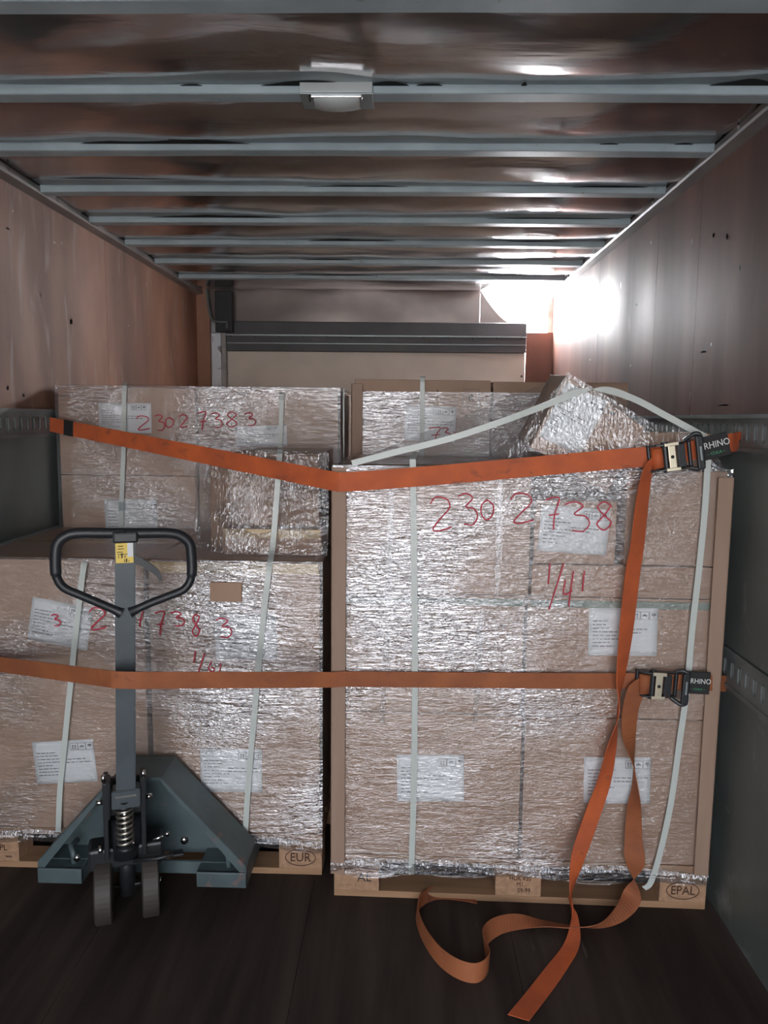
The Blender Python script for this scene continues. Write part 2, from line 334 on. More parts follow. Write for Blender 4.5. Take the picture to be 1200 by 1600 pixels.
# ceiling: hat-section bows carrying buckled aluminium sheets
CE = struct(empty('ceiling'))
box('outer_skin', XL-0.08, XR+0.08, Y0, YB+0.1, HC+0.045, HC+0.075, M['outer'], CE)
BY = [atZ(600, y, 2.402).y+0.03 for y in (146, 235, 300, 348, 383)]
sp = 0.470
BYS = [BY[0]-sp*k for k in range(8, 0, -1)] + BY + [BY[-1]+sp*k for k in (1, 2)]
def bow(Yc):
    """front face, sloping flange; slightly bowed upward across the truck"""
    bm = bmesh.new(); n = 40; prof = [(-0.030, 0.038), (-0.030, 0.002), (-0.026, 0.0), (0.026, 0.0), (0.030, 0.002), (0.030, 0.038)]; R_ = []
    for i in range(n+1):
        x = XL+0.045+(XR-XL-0.09)*i/n; u = 2*i/n-1; zz = 2.398+0.004*(1-u*u)+0.0012*noise.noise(Vector((x*4, Yc*9, 0)))
        R_.append([bm.verts.new((x, Yc+a, zz+b)) for a, b in prof])
    for A, B in zip(R_, R_[1:]):
        for j in range(6): bm.faces.new((A[j], A[(j+1) % 6], B[(j+1) % 6], B[j]))
    bm.faces.new(R_[0]); bm.faces.new(R_[-1][::-1])
    b = from_bm('roof_bow', bm, M['bow'], CE)
    def fl(u, v):       # wavy flange strip, its pale band painted as the sheet's reflection of the bow
        x = XL+0.05+(XR-XL-0.10)*u; wd = 0.085+0.035*noise.noise(Vector((x*2.3, Yc*3, 1)))
        return Vector((x, Yc-0.0305-wd*(1-v), 2.4265-0.0035*(1-v)*v*4+0.002*noise.noise(Vector((x*5, Yc, v)))))
    f_ = sheet('flange', fl, 60, 5, M['flange'], b)
    fm = bmesh.new(); fm.from_mesh(f_.data); bmesh.ops.solidify(fm, geom=fm.faces[:], thickness=0.0015); fm.to_mesh(f_.data); fm.free()
    box('rear_flange', XL+0.05, XR-0.05, Yc+0.0305, Yc+0.060, 2.427, 2.430, M['flange'], b)
    return b
bows = [bow(y) for y in BYS]
# dark strips painted as shade in buckled gaps between flange and sheet
def gap(b, Yc, x0, x1, h):
    bm = bmesh.new(); n = 22; T = []; B = []
    for i in range(n+1):
        u = i/n; x = x0+(x1-x0)*u; e = h*(math.sin(math.pi*u)**0.8)*(0.75+0.35*noise.noise(Vector((x*14, Yc, 0))))
        T.append(bm.verts.new((x, Yc-0.032-e*2.6, 2.4215))); B.append(bm.verts.new((x, Yc-0.032, 2.4205)))
    for i in range(n):
        f = (T[i], T[i+1], B[i+1], B[i]); bm.faces.new(f)
    bmesh.ops.solidify(bm, geom=bm.faces[:], thickness=0.001)
    from_bm('gap_shade', bm, M['gap'], b)
i1 = 8
for k, sp_ in {0: [(-0.40, -0.13, .014), (-0.11, 0.00, .012), (.02, .09, .006), (.80, 1.0, .016), (-.62, -.56, .006), (.30, .315, .01)],
               1: [(-1.08, -0.52, .022), (.62, .68, .006), (.86, .92, .006)], 2: [(-.4, .0, .006), (.63, .92, .010)], 3: [(-1.15, -.55, .018), (.35, .95, .008)],
               4: [(-.50, -.06, .022), (.5, .8, .008)], 5: [(-.6, -.3, .015)], 6: [(-.7, -.2, .015)]}.items():
    for (a, b_, h) in sp_: gap(bows[i1+k], BYS[i1+k], a, b_, h)
edges = [Y0] + BYS + [YB+0.02]
for a, b in zip(edges, edges[1:]):
    if b-a < 0.1: continue
    def fn(u, v, a=a, b=b):
        x = XL+(XR-XL)*u; y = a+(b-a)*v; e = math.sin(math.pi*v)
        z = HC-0.004 - e*0.025*(1.0+0.7*noise.noise(Vector((x*1.3, a*1.7, 9)))) + e*0.007*noise.noise(Vector((x*1.6+a*3.1, y*2.5, a))) + e*0.006*noise.noise(Vector((x*4+a*5, y*6, 3+a)))
        return Vector((x, y, z))
    sheet('roof_panel', fn, 90, 16, M['alu'], CE)

# front bulkhead
WB = struct(empty('wall_back')); T = 0.02
zt = at(600, 505, YB).z; zr = at(600, 551, YB).z
xl = at(350, 500, YB).x; xr = at(820, 555, YB).x
box('outer_skin', XL-0.05, 0.36, YB+0.06, YB+0.08, 0, HC+0.05, M['outer'], WB)
box('outer_skin', 0.36, XR+0.05, YB+0.06, YB+0.08, 0, 1.98, M['outer'], WB)
def fnb(u, v):
    x = XL+(0.52-XL)*u; z = zt+(HC-zt)*v
    return Vector((x, YB+0.010*noise.noise(Vector((x*2.2, z*2, 1)))*math.sin(math.pi*v), z))
sheet('upper_sheet', fnb, 60, 8, M['sheet'], WB)
def fnb2(u, v):       # torn edge of the sheet beside the bright corner
    pts = [(at(748, 458, YB)), (at(772, 484, YB)), (at(806, 497, YB)), (at(812, 506, YB))]
    x1 = [0.50, 0.56, 0.64, 0.76][min(3, int(u*4))]
    return Vector((0.52+(0.76-0.52)*u, YB, zt+(max(0.01, (1-u)**1.6*(HC-zt)))*v))
sheet('upper_sheet', fnb2, 24, 6, M['sheet'], WB)
r_ = box('headboard_rail', xl-0.02, xr, YB-0.06, YB, zt-0.09, zt, M['darkrail'], WB, 0.004)
box('lower_rail', xl-0.02, xr, YB-0.045, YB, zr, zt-0.094, M['darkrail'], r_, 0.004)
box('lip', xl-0.02, xr, YB-0.066, YB-0.045, zt-0.100, zt-0.090, M['flange'], r_)
box('lip', xl-0.02, xr, YB-0.052, YB-0.040, (zr+zt-0.094)/2-0.003, (zr+zt-0.094)/2+0.003, M['flange'], r_)
bm = bmesh.new()
for k in range(13): bcyl(bm, (xl+0.06+k*0.17, YB-0.045, zt-0.104), (xl+0.06+k*0.17, YB-0.052, zt-0.104), 0.006, 8)
tag(from_bm('rivet', bm, M['gap'], r_), kind='stuff')
box('headboard_panel', xl, xr, YB-0.012, YB, 0.0, zr, M['cream'], WB)
bm = bmesh.new()
for k in range(9):
    for xx in (xl+0.02, xr-0.02): bcyl(bm, (xx, YB-0.012, 0.2+k*0.205), (xx, YB-0.017, 0.2+k*0.205), 0.008, 8)
tag(from_bm('bolt', bm, M['gap'], WB), kind='stuff')
box('plywood_panel', xr+0.004, XR, YB-0.02, YB, 0, at(835, 520, YB).z, M['ply_right'], WB)
box('plywood_panel', XL, at(329, 500, YB).x, YB-0.02, YB, 0, HC, M['ply_left'], WB)
W1 = struct(empty('corner_gap_glow'))  # glowing sheet added behind the damaged corner, standing in for daylight outside
bm = bmesh.new()
bbox(bm, 0.50, XR-0.035, YB+0.03, YB+0.045, 1.99, HC+0.0)
from_bm('gap_glow', bm, M['gap_glow'], W1)
box('glow_edge_strip', XR-0.035, XR+0.04, YB+0.02, YB+0.05, 1.99, HC, M['cornice'], W1)  # strip added to keep the glow off the right wall
# left corner post and its black bracket
cp = struct(empty('trim_1'))
p0 = at(329, 520, YB-0.1).x; p1 = at(351, 520, YB-0.1).x; zb = at(340, 519, YB-0.1).z
bm = bmesh.new(); bbox(bm, p0, p1-0.03, YB-0.10, YB-0.021, 0, zb, 0.012); from_bm('post', bm, M['sheen_post'], cp)
box('post_flange', p1-0.028, p1, YB-0.075, YB-0.021, 0, zb, M['cornice'], cp)
br = tag(box('bracket_plate', at(334, 452, YB-0.15).x, at(361, 452, YB-0.15).x, YB-0.13, YB-0.07, at(340, 518, YB-0.15).z, 2.40, M['rubber'], cp, 0.006))
brp = [at(324, 452, YB-0.16), at(327, 478, YB-0.16), at(331, 497, YB-0.16), at(337, 503, YB-0.16), at(352, 504, YB-0.16), at(356, 505, YB-0.16), at(356, 514, YB-0.16)]
ribbon('bracket_lip', [(p, Vector((0, 0.035, 0))) for p in brp], M['steel'], cp, 4, 0.012)

# lamp on the first visible bow
L1 = at(526, 146, BY[0]-0.03); LX = L1.x
lamp = tag(empty('ceiling_lamp', (LX, BY[0], 2.400)), 'small rectangular grey lamp with bent bracket fixed under the nearest roof bow', 'lamp')
lh = 0.098
box('housing', -lh, lh, -0.052, -0.0315, -0.003, 0.026, M['housing'], lamp, 0.002)
box('base_plate', -lh, lh, -0.052, 0.05, -0.008, -0.003, M['flange'], lamp, 0.001)
bm = bmesh.new()
for i in range(2):
    pass
def lens(u, v):
    a = math.pi*v; return Vector((-0.062+0.124*u, 0.0-0.040*math.cos(a), -0.008-0.022*math.sin(a)*math.sin(math.pi*max(.04, min(.96, u)))**0.3))
sheet('lens', lens, 16, 12, M['lens'], lamp)
box('lens_rim', -0.068, 0.068, -0.045, -0.040, -0.013, -0.008, M['chrome'], lamp)
for s in (-1, 1): tube('clip', [(s*0.070, -0.045, -0.006), (s*0.071, -0.050, -0.016), (s*0.069, -0.046, -0.026)], 0.003, M['chrome'] if s > 0 else M['rubber'], lamp, 8)
box('reinforcement_plate', -lh-0.002, lh+0.01, -0.13, -0.068, 0.024, 0.026, M['housing'], lamp)

# ------------------------------------------------------------ loads
class Load:
    def __init__(s, x, y, ang): s.o = Vector((x, y, 0)); s.a = ang; s.m = Matrix.Translation(s.o) @ Matrix.Rotation(ang, 4, 'Z'); s.i = s.m.inverted()
    def px(s, x, y, dy=0.0):
        """local point of the load's vertical plane y = dy seen at an image point"""
        d = ray(x, y); e = s.i @ EYE; dl = s.i.to_3x3() @ d; return e + dl*((dy-e.y)/dl.y)
A = Load(-0.207, 2.310, math.radians(-1.1)); B = Load(-0.205, 3.13, 0.0); Cc = Load(-1.436, 2.42, 0.0); D = Load(-1.444, 3.185, 0.0)

def pallet(ld, label, w=1.2, marks=()):
    p = empty('wooden_pallet', ld.o, ld.a); tag(p, label, 'pallet', 'pallets under the wrapped loads')
    dy = [0.0, 0.328, 0.655]
    for i, yb in enumerate(dy): 
        wy = 0.145
        if i != 1: wy = 0.10
        y0 = yb if i < 2 else 0.70
        box('bottom_board', 0, w, y0, y0+wy, 0, 0.022, M['wood'], p, 0.002)
    blocks = {}
    for i, x0 in enumerate((0, w/2-0.0725, w-0.145)):
        for j, (y0, wy) in enumerate(((0, 0.10), (0.328, 0.145), (0.70, 0.10))):
            b = box('block', x0, x0+0.145, y0, y0+wy, 0.022, 0.100, M['wood2'], p, 0.0015); blocks[i, j] = b
        box('stringer_board', x0, x0+0.145, 0, 0.80, 0.100, 0.122, M['wood'], p, 0.002)
    for y0, wy in ((0, 0.145), (0.186, 0.10), (0.328, 0.145), (0.514, 0.10), (0.655, 0.145)):
        box('deck_board', 0, w, y0, y0+wy, 0.122, 0.144, M['wood'], p, 0.002)
    return p, blocks
def oval(par, x, z, a, b, y=-0.0006):
    bm = bmesh.new(); n = 36; R_ = []
    for k in range(n):
        t = 6.2832*k/n; c, s_ = math.cos(t), math.sin(t)
        R_.append([bm.verts.new((x+(a-e)*c, yy, z+(b-e)*s_)) for e, yy in ((0, y), (0.0028, y), (0.0028, 0.0005), (0, 0.0005))])
    for k in range(n):
        P, Q = R_[k], R_[(k+1) % n]
        for j in range(4): bm.faces.new((P[j], P[(j+1) % 4], Q[(j+1) % 4], Q[j]))
    return from_bm('oval_mark', bm, M['brand'], par)
pA, bA = pallet(A, 'wooden pallet with EPAL brand under the front right load', 1.178)
q = bA[2, 0]; oval(q, 1.178-0.0725, 0.061, 0.052, 0.030); text('stamp_text', 'EPAL', 0.042, M['brand'], q, facing(1.178-0.0725, -0.0008, 0.061, 0, 0.85))
q = bA[1, 0]; text('stamp_text', 'HUK 430\nM1\n     09-99', 0.020, M['brand'], q, facing(0.595, -0.0008, 0.062, 0, 0.9))
q = bA[0, 0]; text('handwriting', 'AL', 0.040, M['blackink'], q, facing(0.098, -0.0008, 0.066, 0, 1.0))
pC, bC = pallet(Cc, 'wooden pallet with faint oval EUR brand under the front left load', 1.178)
q = bC[2, 0]; oval(q, 1.178-0.0725, 0.061, 0.052, 0.030); text('stamp_text', 'EUR', 0.044, M['brand'], q, facing(1.178-0.0725, -0.0008, 0.061, 0, 0.9))
q = bC[0, 0]; text('stamp_text', 'PL', 0.03, M['brand'], q, facing(0.0925, -0.0008, 0.07, 0, 0.9))
q = bC[0, 0]; text('stamp_text', '***', 0.02, M['brand'], q, facing(0.11, -0.0008, 0.035, 0, 0.9))
pB, bB = pallet(B, 'wooden pallet hidden under the back right load', 1.178)
pD, bD = pallet(D, 'wooden pallet hidden under the back left load', 1.178)

def lettering(par, w, h, y, seed=0):
    """small dark lines of print and the row of handling-mark squares of a shipping sheet"""
    rnd = random.Random(seed); bm = bmesh.new()
    def r(x0, x1, z0, z1): bbox(bm, x0, x1, y-0.0004, y, z0, z1)
    for k in range(8):
        z = h*(0.22-0.075*k); x = -w*0.44; e = x+w*rnd.uniform(0.18, 0.42)
        while x < e:
            l = rnd.uniform(0.006, 0.020); r(x, min(x+l, e), z, z+0.0028); x += l+0.003
        if k in (2, 3):
            x = -w*0.05; e = w*rnd.uniform(0.25, 0.46)
            while x < e: l = rnd.uniform(0.006, 0.02); r(x, min(x+l, e), z-h*0.02, z-h*0.02+0.0025); x += l+0.004
    bx, bz, bs = w*0.12, h*0.26, h*0.17
    for k in range(3):
        x0 = bx+k*bs*1.05
        for a in ((x0, x0+bs, bz, bz+0.001), (x0, x0+bs, bz+bs-0.001, bz+bs), (x0, x0+0.001, bz, bz+bs), (x0+bs-0.001, x0+bs, bz, bz+bs)): r(*a)
        c = x0+bs/2; s = bs*0.26
        if k == 0:
            for d in (-s*0.6, s*0.6): r(c+d-0.0012, c+d+0.0012, bz+bs*0.25, bz+bs*0.75); r(c+d-0.0028, c+d+0.0028, bz+bs*0.62, bz+bs*0.70)
            r(c-s*1.3, c+s*1.3, bz+bs*0.15, bz+bs*0.2)
        elif k == 1:
            r(c-s*1.1, c+s*1.1, bz+bs*0.42, bz+bs*0.58); r(c-s*0.4, c+s*0.4, bz+bs*0.58, bz+bs*0.68)
        else:
            r(c-s, c+s, bz+bs*0.5, bz+bs*0.72); r(c-0.0008, c+0.0008, bz+bs*0.2, bz+bs*0.5); r(c-s*0.6, c+s*0.6, bz+bs*0.72, bz+bs*0.8)
    o = from_bm('print', bm, M['ink'], par); tag(o, kind='stuff'); return o

nlab = [0]
def paper(par, ld, org, quad, dy):
    """shipping sheet stuck on a carton; quad = its corner points in the picture TL TR BR BL, org = carton origin"""
    P = [ld.px(x, y, dy) for x, y in quad]; c = sum(P, Vector())/4; c.y = dy
    ux = ((P[1]-P[0])+(P[2]-P[3])).normalized(); w = ((P[1]-P[0]).length+(P[2]-P[3]).length)/2; h = ((P[0]-P[3]).length+(P[1]-P[2]).length)/2
    ang = math.atan2(ux.z, ux.x)
    s = sheet('paper_label', lambda u, v: Vector(((u-0.5)*w, -0.0008-0.0012*noise.noise(Vector((u*3+quad[0][0], v*3, 0)))**2, (v-0.5)*h)), 10, 8, M['paper'], par)
    bm = bmesh.new(); bm.from_mesh(s.data); bmesh.ops.solidify(bm, geom=bm.faces[:], thickness=0.0004); bm.to_mesh(s.data); bm.free()
    s.matrix_local = Matrix.Translation(c-Vector(org)) @ Matrix.Rotation(-ang, 4, 'Y')
    nlab[0] += 1; lettering(s, w, h, -0.0018, nlab[0]); return s

def carton(ld, x0, x1, z0, z1, y0, y1, label, group, m='carton', labels=(), tape=None, flap=True):
    g = 0.0022; org = Vector(((x0+x1)/2, y0, z0)); w = (x1-x0)/2-g; h = z1-z0-g; d = y1-y0-g
    root = empty('cardboard_carton', ld.m @ org, ld.a)
    tag(root, label, 'carton', group)
    bm = bmesh.new(); bbox(bm, -w, w, 0, d, 0.0, h, 0.0)
    bmesh.ops.subdivide_edges(bm, edges=bm.edges[:], cuts=5, use_grid_fill=True)
    for v in bm.verts:                                   # sides bulge a little, edges stay put
        if abs(v.co.y) < 1e-6:
            v.co.y -= 0.0035*(1-(v.co.x/w)**2)*(4*v.co.z/h*(1-v.co.z/h))
    b = from_bm('body', bm, M[m], root)
    mod = b.modifiers.new('soft_edges', 'BEVEL'); mod.width = 0.003; mod.segments = 2; mod.limit_method = 'ANGLE'
    if flap: box('packing_tape', -w+0.002, w-0.002, d/2-0.025, d/2+0.025, h, h+0.0005, M['tape'], root)
    if tape: box('edge_tape', -w+0.004, w-0.004, -0.0045, -0.0035, h-tape[0], h-tape[1], M[tape[2]], root)
    for qd in labels:
        s = paper(root, ld, org, qd, y0-0.0042)
    return root

G = 'cartons wrapped on the pallets'
zA = (0.145, 0.620, 1.000, 1.388); WA = 1.166
def rect(x0, y0, x1, y1): return ((x0, y0), (x1, y0), (x1, y1), (x0, y1))
carton(A, 0.0, 0.588, zA[0], zA[1], 0.004, 0.40, 'brown carton with white sheet, bottom left of the front right load', G, 'carton', [((620, 1179), (725, 1180), (725, 1252), (620, 1252))])
carton(A, 0.593, WA, zA[0], zA[1], 0.004, 0.40, 'brown carton with white sheet behind loose orange tails, bottom right of front right load', G, 'carton', [((912, 1183), (1016, 1183), (1016, 1256), (912, 1255))])
carton(A, 0.0, 0.583, zA[1], zA[2], 0.004, 0.40, 'brown carton without sheet, middle left of the front right load', G, 'carton2', (), (0.03, 0.008, 'greentape'))
carton(A, 0.588, WA, zA[1], zA[2], 0.004, 0.40, 'brown carton with white sheet crossed by the orange tail, middle right of front right load', G, 'carton', [((920, 950), (1027, 950), (1027, 1025), (919, 1024))], (0.03, 0.008, 'greentape'))
carton(A, 0.0, 0.593, zA[2], zA[3], 0.004, 0.40, 'brown carton under the red digits, top left of the front right load', G, 'carton2')
carton(A, 0.597, WA, zA[2], 1.100, 0.004, 0.40, 'flat low brown carton behind the red fraction in the front right load', G, 'carton')
carton(A, 0.600, 0.848, 1.101, 1.296, 0.004, 0.30, 'small brown carton with white sheet in the dark recess of the front right load', G, 'carton', [((845, 788), (953, 797), (948, 868), (841, 861))])
carton(A, 0.870, WA, 1.101, zA[3], 0.004, 0.40, 'brown carton with no sheet behind the upper ratchet buckle of front right load', G, 'carton2')
for k, (a, b) in enumerate(((0.0, 0.588), (0.593, WA))):
    for l in range(3):
        if l < 2: continue
        carton(A, a, b, zA[l]-0.855, zA[l+1]-0.0, 0.402, 0.798, 'rear-row brown carton at the back of the front right load, %s side' % ('left' if k == 0 else 'right'), G)
carton(A, 0.905, 1.13, zA[3]+0.001, zA[3]+0.112, 0.06, 0.36, 'low brown carton under crumpled film behind the upper ratchet buckle', G, 'carton2')
# tipped carton sitting cornerwise in the recess
tq = [A.px(x, y, 0.03) for x, y in ((886, 586), (1008, 668), (948, 772), (828, 698))]
tb = empty('cardboard_carton', A.m @ tq[2], A.a); tag(tb, 'tipped brown carton standing on its corner with a large tilted white sheet', 'carton', G)
bm = bmesh.new(); f = [bm.verts.new(p-tq[2]) for p in tq]; k_ = [bm.verts.new(p-tq[2]+Vector((0, 0.30, 0.02))) for p in tq]
bm.faces.new(f[::-1]); bm.faces.new(k_)
for j in range(4): bm.faces.new((f[j], f[(j+1) % 4], k_[(j+1) % 4], k_[j]))
o_ = from_bm('body', bm, M['carton'], tb); mo = o_.modifiers.new('soft_edges', 'BEVEL'); mo.width = 0.004; mo.segments = 2
paper(tb, A, tq[2], ((888, 594), (952, 634), (904, 707), (839, 684)), 0.028)

zB = (0.145, 0.66, 1.175, 1.690)
sxB = at(768, 650, 3.13).x+0.205
for l in range(3):
    carton(B, 0.0, sxB-0.002, zB[l], zB[l+1], 0.004, 0.79, ('%s brown carton, left column of the back right load' % ('bottom', 'middle', 'top')[l]) if l < 2 else 'top brown carton with white sheet and boxed R mark, back right load', G, 'carton2', [((633, 632), (713, 637), (711, 690), (631, 688))] if l == 2 else ())
    carton(B, sxB+0.002, 1.10, zB[l], zB[l+1]-0.004, 0.004, 0.79, '%s brown carton, right column of the back right load beside the tipped carton' % ('bottom', 'middle', 'top')[l], G, 'carton2')
rb = [o for o in COL.objects if o.name.startswith('cardboard_carton') and 'boxed R' in o.get('label', '')][0]
lp = B.px(737, 622, 0.0) - Vector((sxB/2, 0, zB[2]))
text('printed_mark', 'R', 0.040, M['blackink'], rb, facing(lp.x-0.001, -0.002, lp.z, 0, 1.0))
bm = bmesh.new()
for a in ((-.032, .032, -.036, -.034), (-.032, .032, .034, .036), (-.032, -.030, -.036, .036), (.030, .032, -.036, .036)): bbox(bm, lp.x+a[0], lp.x+a[1], -0.003, -0.002, lp.z+a[2], lp.z+a[3])
from_bm('printed_frame', bm, M['ink'], rb)
lp = B.px(684, 615, 0.0) - Vector((sxB/2, 0, zB[2]))
text('printed_mark', 'J', 0.040, M['blackink'], rb, facing(lp.x, -0.003, lp.z, 0, 1.0))

zD = (0.145, 0.71, 1.285, 1.650); sD = 0.583
for l in range(3):
    nm = ('bottom', 'middle', 'top')[l]
    lb = {2: [((152, 633), (233, 626), (240, 681), (157, 671))], 1: [((164, 780), (245, 780), (246, 846), (165, 846))]}.get(l, ())
    carton(D, 0.0, sD-0.002, zD[l], zD[l+1], 0.004, 0.79, '%s brown carton%s, left column of the back left load' % (nm, ' with white sheet' if lb else ''), G, 'carton', lb)
    lb = {2: [((368, 666), (448, 664), (449, 696), (368, 699))]}.get(l, ())
    carton(D, sD+0.002, 1.172, zD[l], zD[l+1], 0.004, 0.79, '%s brown carton%s, right column of the back left load' % (nm, ' with partly hidden sheet' if lb else ''), G, 'carton2' if l else 'carton', lb)
zC = (0.145, 0.682, 1.068); sC = 0.605; WC = 1.172
carton(Cc, 0.0, sC-0.006, zC[0], zC[1], 0.004, 0.74, 'brown carton with crooked white sheet, bottom left of the front left load', G, 'carton', [((51, 1160), (147, 1154), (151, 1221), (57, 1225))])
carton(Cc, sC+0.006, WC, zC[0], zC[1], 0.004, 0.74, 'brown carton with white sheet crossed by white strap, bottom right of front left load', G, 'carton2', [((313, 1169), (410, 1171), (409, 1238), (314, 1237))])
carton(Cc, 0.0, sC-0.006, zC[1], zC[2], 0.004, 0.74, 'brown carton with tilted white sheet left of the jack post, top of front left load', G, 'carton', [((54, 932), (145, 951), (137, 1016), (40, 999))])
carton(Cc, sC+0.006, WC, zC[1], zC[2], 0.004, 0.74, 'brown carton with red digits over its white sheet right of the jack post', G, 'carton2', [((336, 959), (432, 959), (432, 1030), (336, 1029))], (0.035, 0.0, 'tape'))
carton(Cc, 0.825, 1.165, 1.070, 1.160, 0.13, 0.70, 'low brown carton with yellowish tape between the front left load and the small top carton', G, 'carton', (), (0.03, 0.0, 'tape'))
carton(Cc, 0.845, 1.150, 1.161, 1.413, 0.18, 0.70, 'crumple-wrapped small brown carton on top of the front left load', G, 'carton2')
carton(Cc, 0.752, 0.838, 1.161 if False else 1.070, 1.385, 0.26, 0.60, 'narrow upright brown carton beside the small top carton of front left load', G, 'carton')
sb = Cc.px(353, 925, -0.012)
box_piece = box('cardboard_offcut', -0.052, 0.052, -0.010, 0.0, -0.032, 0.032, M['carton'], None, 0.003)
box_piece.matrix_world = Cc.m @ Matrix.Translation((sb.x, -0.0045, sb.z)); tag(box_piece, 'small cardboard piece trapped under the film right of the jack handle', 'cardboard')

# ------------------------------------------------------------ cardboard edge boards
def edge_board(ld, x, sgn, z0, z1, label, dy=-0.016):
    bm = bmesh.new(); a, b = sorted((x, x+0.045*sgn)); bbox(bm, a, b, dy, dy+0.004, z0, z1, 0.001)
    a, b = sorted((x, x+0.004*sgn)); bbox(bm, a, b, dy, dy+0.05, z0, z1, 0.001)
    o = from_bm('edge_board', bm, M['edge']); o.matrix_world = ld.m; tag(o, label, 'edge board', 'cardboard edge boards'); return o
edge_board(A, -0.010, 1, 0.085, 1.385, 'tall cardboard edge board on the left corner of front right load')
edge_board(A, WA+0.010, -1, 0.125, 1.37, 'cardboard edge board on the right corner of the front right load')
edge_board(B, -0.010, 1, 0.15, 1.67, 'cardboard edge board on the left corner of back right load')

# ------------------------------------------------------------ stretch film
def wrap(ld, w, z0, z1, d, label, m, off=0.008, top=True, seed=0, ragged=0.03, amp=0.003, nv=520, nu=150, glare_fn=None, wa=0.0021, fx=8.0, fz=78.0):
    root = empty('stretch_wrap', ld.o, ld.a); tag(root, label, 'stretch film', 'clear stretch film round the loads')
    def front(u, v):
        x = -off+(w+2*off)*u; lo = z0 + ragged*(noise.noise(Vector((u*5+seed, 0, 0)))) 
        z = lo+(z1-lo)*v
        e = min(1, 6*min(u, 1-u))
        return Vector((x, -off*(0.35+0.65*min(1, 20*min(u, 1-u)))+0.0, z))
    def wrk(u, v, p):
        k = glare_fn(u, v) if glare_fn else 0.6
        return wa*(0.35+0.8*k)*creases(p.x, p.z, seed*3.7, fx, fz) + 0.25*wa*creases(p.x, p.z, seed*1.7+9, 16, 45, 0.5)
    sheet('front_film', front, nu, nv, M[m], root, amp, 7, seed, 0, wrk, glare_fn)
    sheet('side_film', lambda u, v: Vector((-off, d*u-off*0.3, z0+(z1-z0)*v)), 20, 40, M[m], root, 0.004, 5, seed+3)
    sheet('side_film', lambda u, v: Vector((w+off, d*u-off*0.3, z0+(z1-z0)*v)), 20, 40, M[m], root, 0.004, 5, seed+6)
    if top: sheet('top_film', lambda u, v: Vector((-off+(w+2*off)*u, -off*0.3+(top if top is not True else d)*v, z1+0.004)), 40, 20, M[m], root, 0.004, 6, seed+9)
    return root
def N3(x, z, sd): return noise.noise(Vector((x, sd, z)))
def clamp(x, a=0.0, b=1.0): return max(a, min(b, x))
def glareA(u, v):  # glare painted in: strongest upper left, weaker at right and low down
    x = u*1.17; z = 0.085+v*1.307
    k = 0.30 + 1.15*N3(x*3, z*4.0, 1.0)
    k += 0.45*math.exp(-((x-0.30)/0.28)**2-((z-1.0)/0.28)**2)
    k -= 0.45*clamp((x-0.60)/0.25)*clamp((1.36-z)/0.1)
    k -= 0.28*clamp((0.72-z)/0.15)
    return clamp(k, 0.2, 1)
def glareC(u, v):  # glare painted in: stronger on the right half, weaker near the bottom
    x = u*1.17; z = 0.115+v*0.96
    k = 0.30 + 1.0*N3(x*3, z*4.0, 7.0) + 0.32*clamp((x-0.62)/0.18) - 0.04*clamp((0.5-x)/0.2)
    k -= 0.22*clamp((0.62-z)/0.15)
    return clamp(k, 0.2, 1)
def glareD(u, v): return clamp(0.42+0.9*N3(u*4, v*5, 3.0)+0.3*clamp((v-0.8)*5), 0.05, 1)
fA = wrap(A, WA, 0.085, 1.392, 0.80, 'wrinkled clear film round the front right load', 'film', seed=1, glare_fn=glareA)
fB = wrap(B, 1.10, 0.12, 1.640, 0.80, 'clear film round the back right load', 'film_calm', seed=5, top=False, glare_fn=glareD, nv=420, nu=120)
fC = wrap(Cc, WC, 0.115, 1.074, 0.74, 'wrinkled clear film round the front left load behind the pallet jack', 'film', seed=9, glare_fn=glareC, nv=400)
fD = wrap(D, WC, 0.12, 1.655, 0.79, 'clear film round the tall back left load', 'film_calm', seed=13, glare_fn=glareD, nv=480, nu=120)
# crumpled film skirt at the foot of the loads
for ld, w, par in ((A, WA, fA), (Cc, WC, fC)):
    def skirt(u, v, ld=ld, w=w):
        x = -0.010+(w+0.020)*u; arch = 0.5-0.5*math.cos(2*6.2832*min(max(u, 0), 1))
        zz = 0.088+0.016*arch+0.008*noise.noise(Vector((x*6, ld.o.x, 0)))+0.042*v
        return Vector((x, -0.0125-0.006*math.sin(math.pi*v)+0.004*noise.noise(Vector((x*40, v*3, 2)))+0.003*noise.noise(Vector((x*15, v*9, 4))), zz))
    sheet('film_skirt', skirt, 400, 14, M['film_diag'], par, glare_fn=lambda u, v: 0.75)
# film over the small cartons on the front left load
fe = empty('stretch_wrap', Cc.o, 0); tag(fe, 'crumpled clear film over the small top cartons of front left load', 'stretch film', 'clear stretch film round the loads')
def fne(u, v):
    x = 0.69+(1.185-0.69)*u; z = 1.075+(1.42-1.075)*v
    y = 0.10 + 0.045*min(1, v*2.2) + 0.16*max(0, 1-(x-0.69)/0.16)**1.2
    return Vector((x, y, z))
sheet('front_film', fne, 260, 260, M['film_diag'], fe, 0.010, 9, 3, 0, lambda u, v, p: 0.0022*creases(p.x, p.z, 31, 14, 75, 1.1 if p.x < 0.98 else 0.2, 0.6)+0.0012*creases(p.x, p.z, 41, 20, 60, -0.4), lambda u, v: clamp(0.6+0.8*N3(u*4, v*4, 5)))
sheet('top_film', lambda u, v: Vector((0.74+0.445*u, 0.15+0.55*v, 1.420+0.006*v)), 40, 30, M['film_tent'], fe, 0.012, 9, 5)
sheet('side_film', lambda u, v: Vector((1.180+0.03*math.sin(math.pi*v), 0.15+0.55*u, 1.075+0.345*v)), 20, 30, M['film_diag'], fe, 0.012, 9, 7)
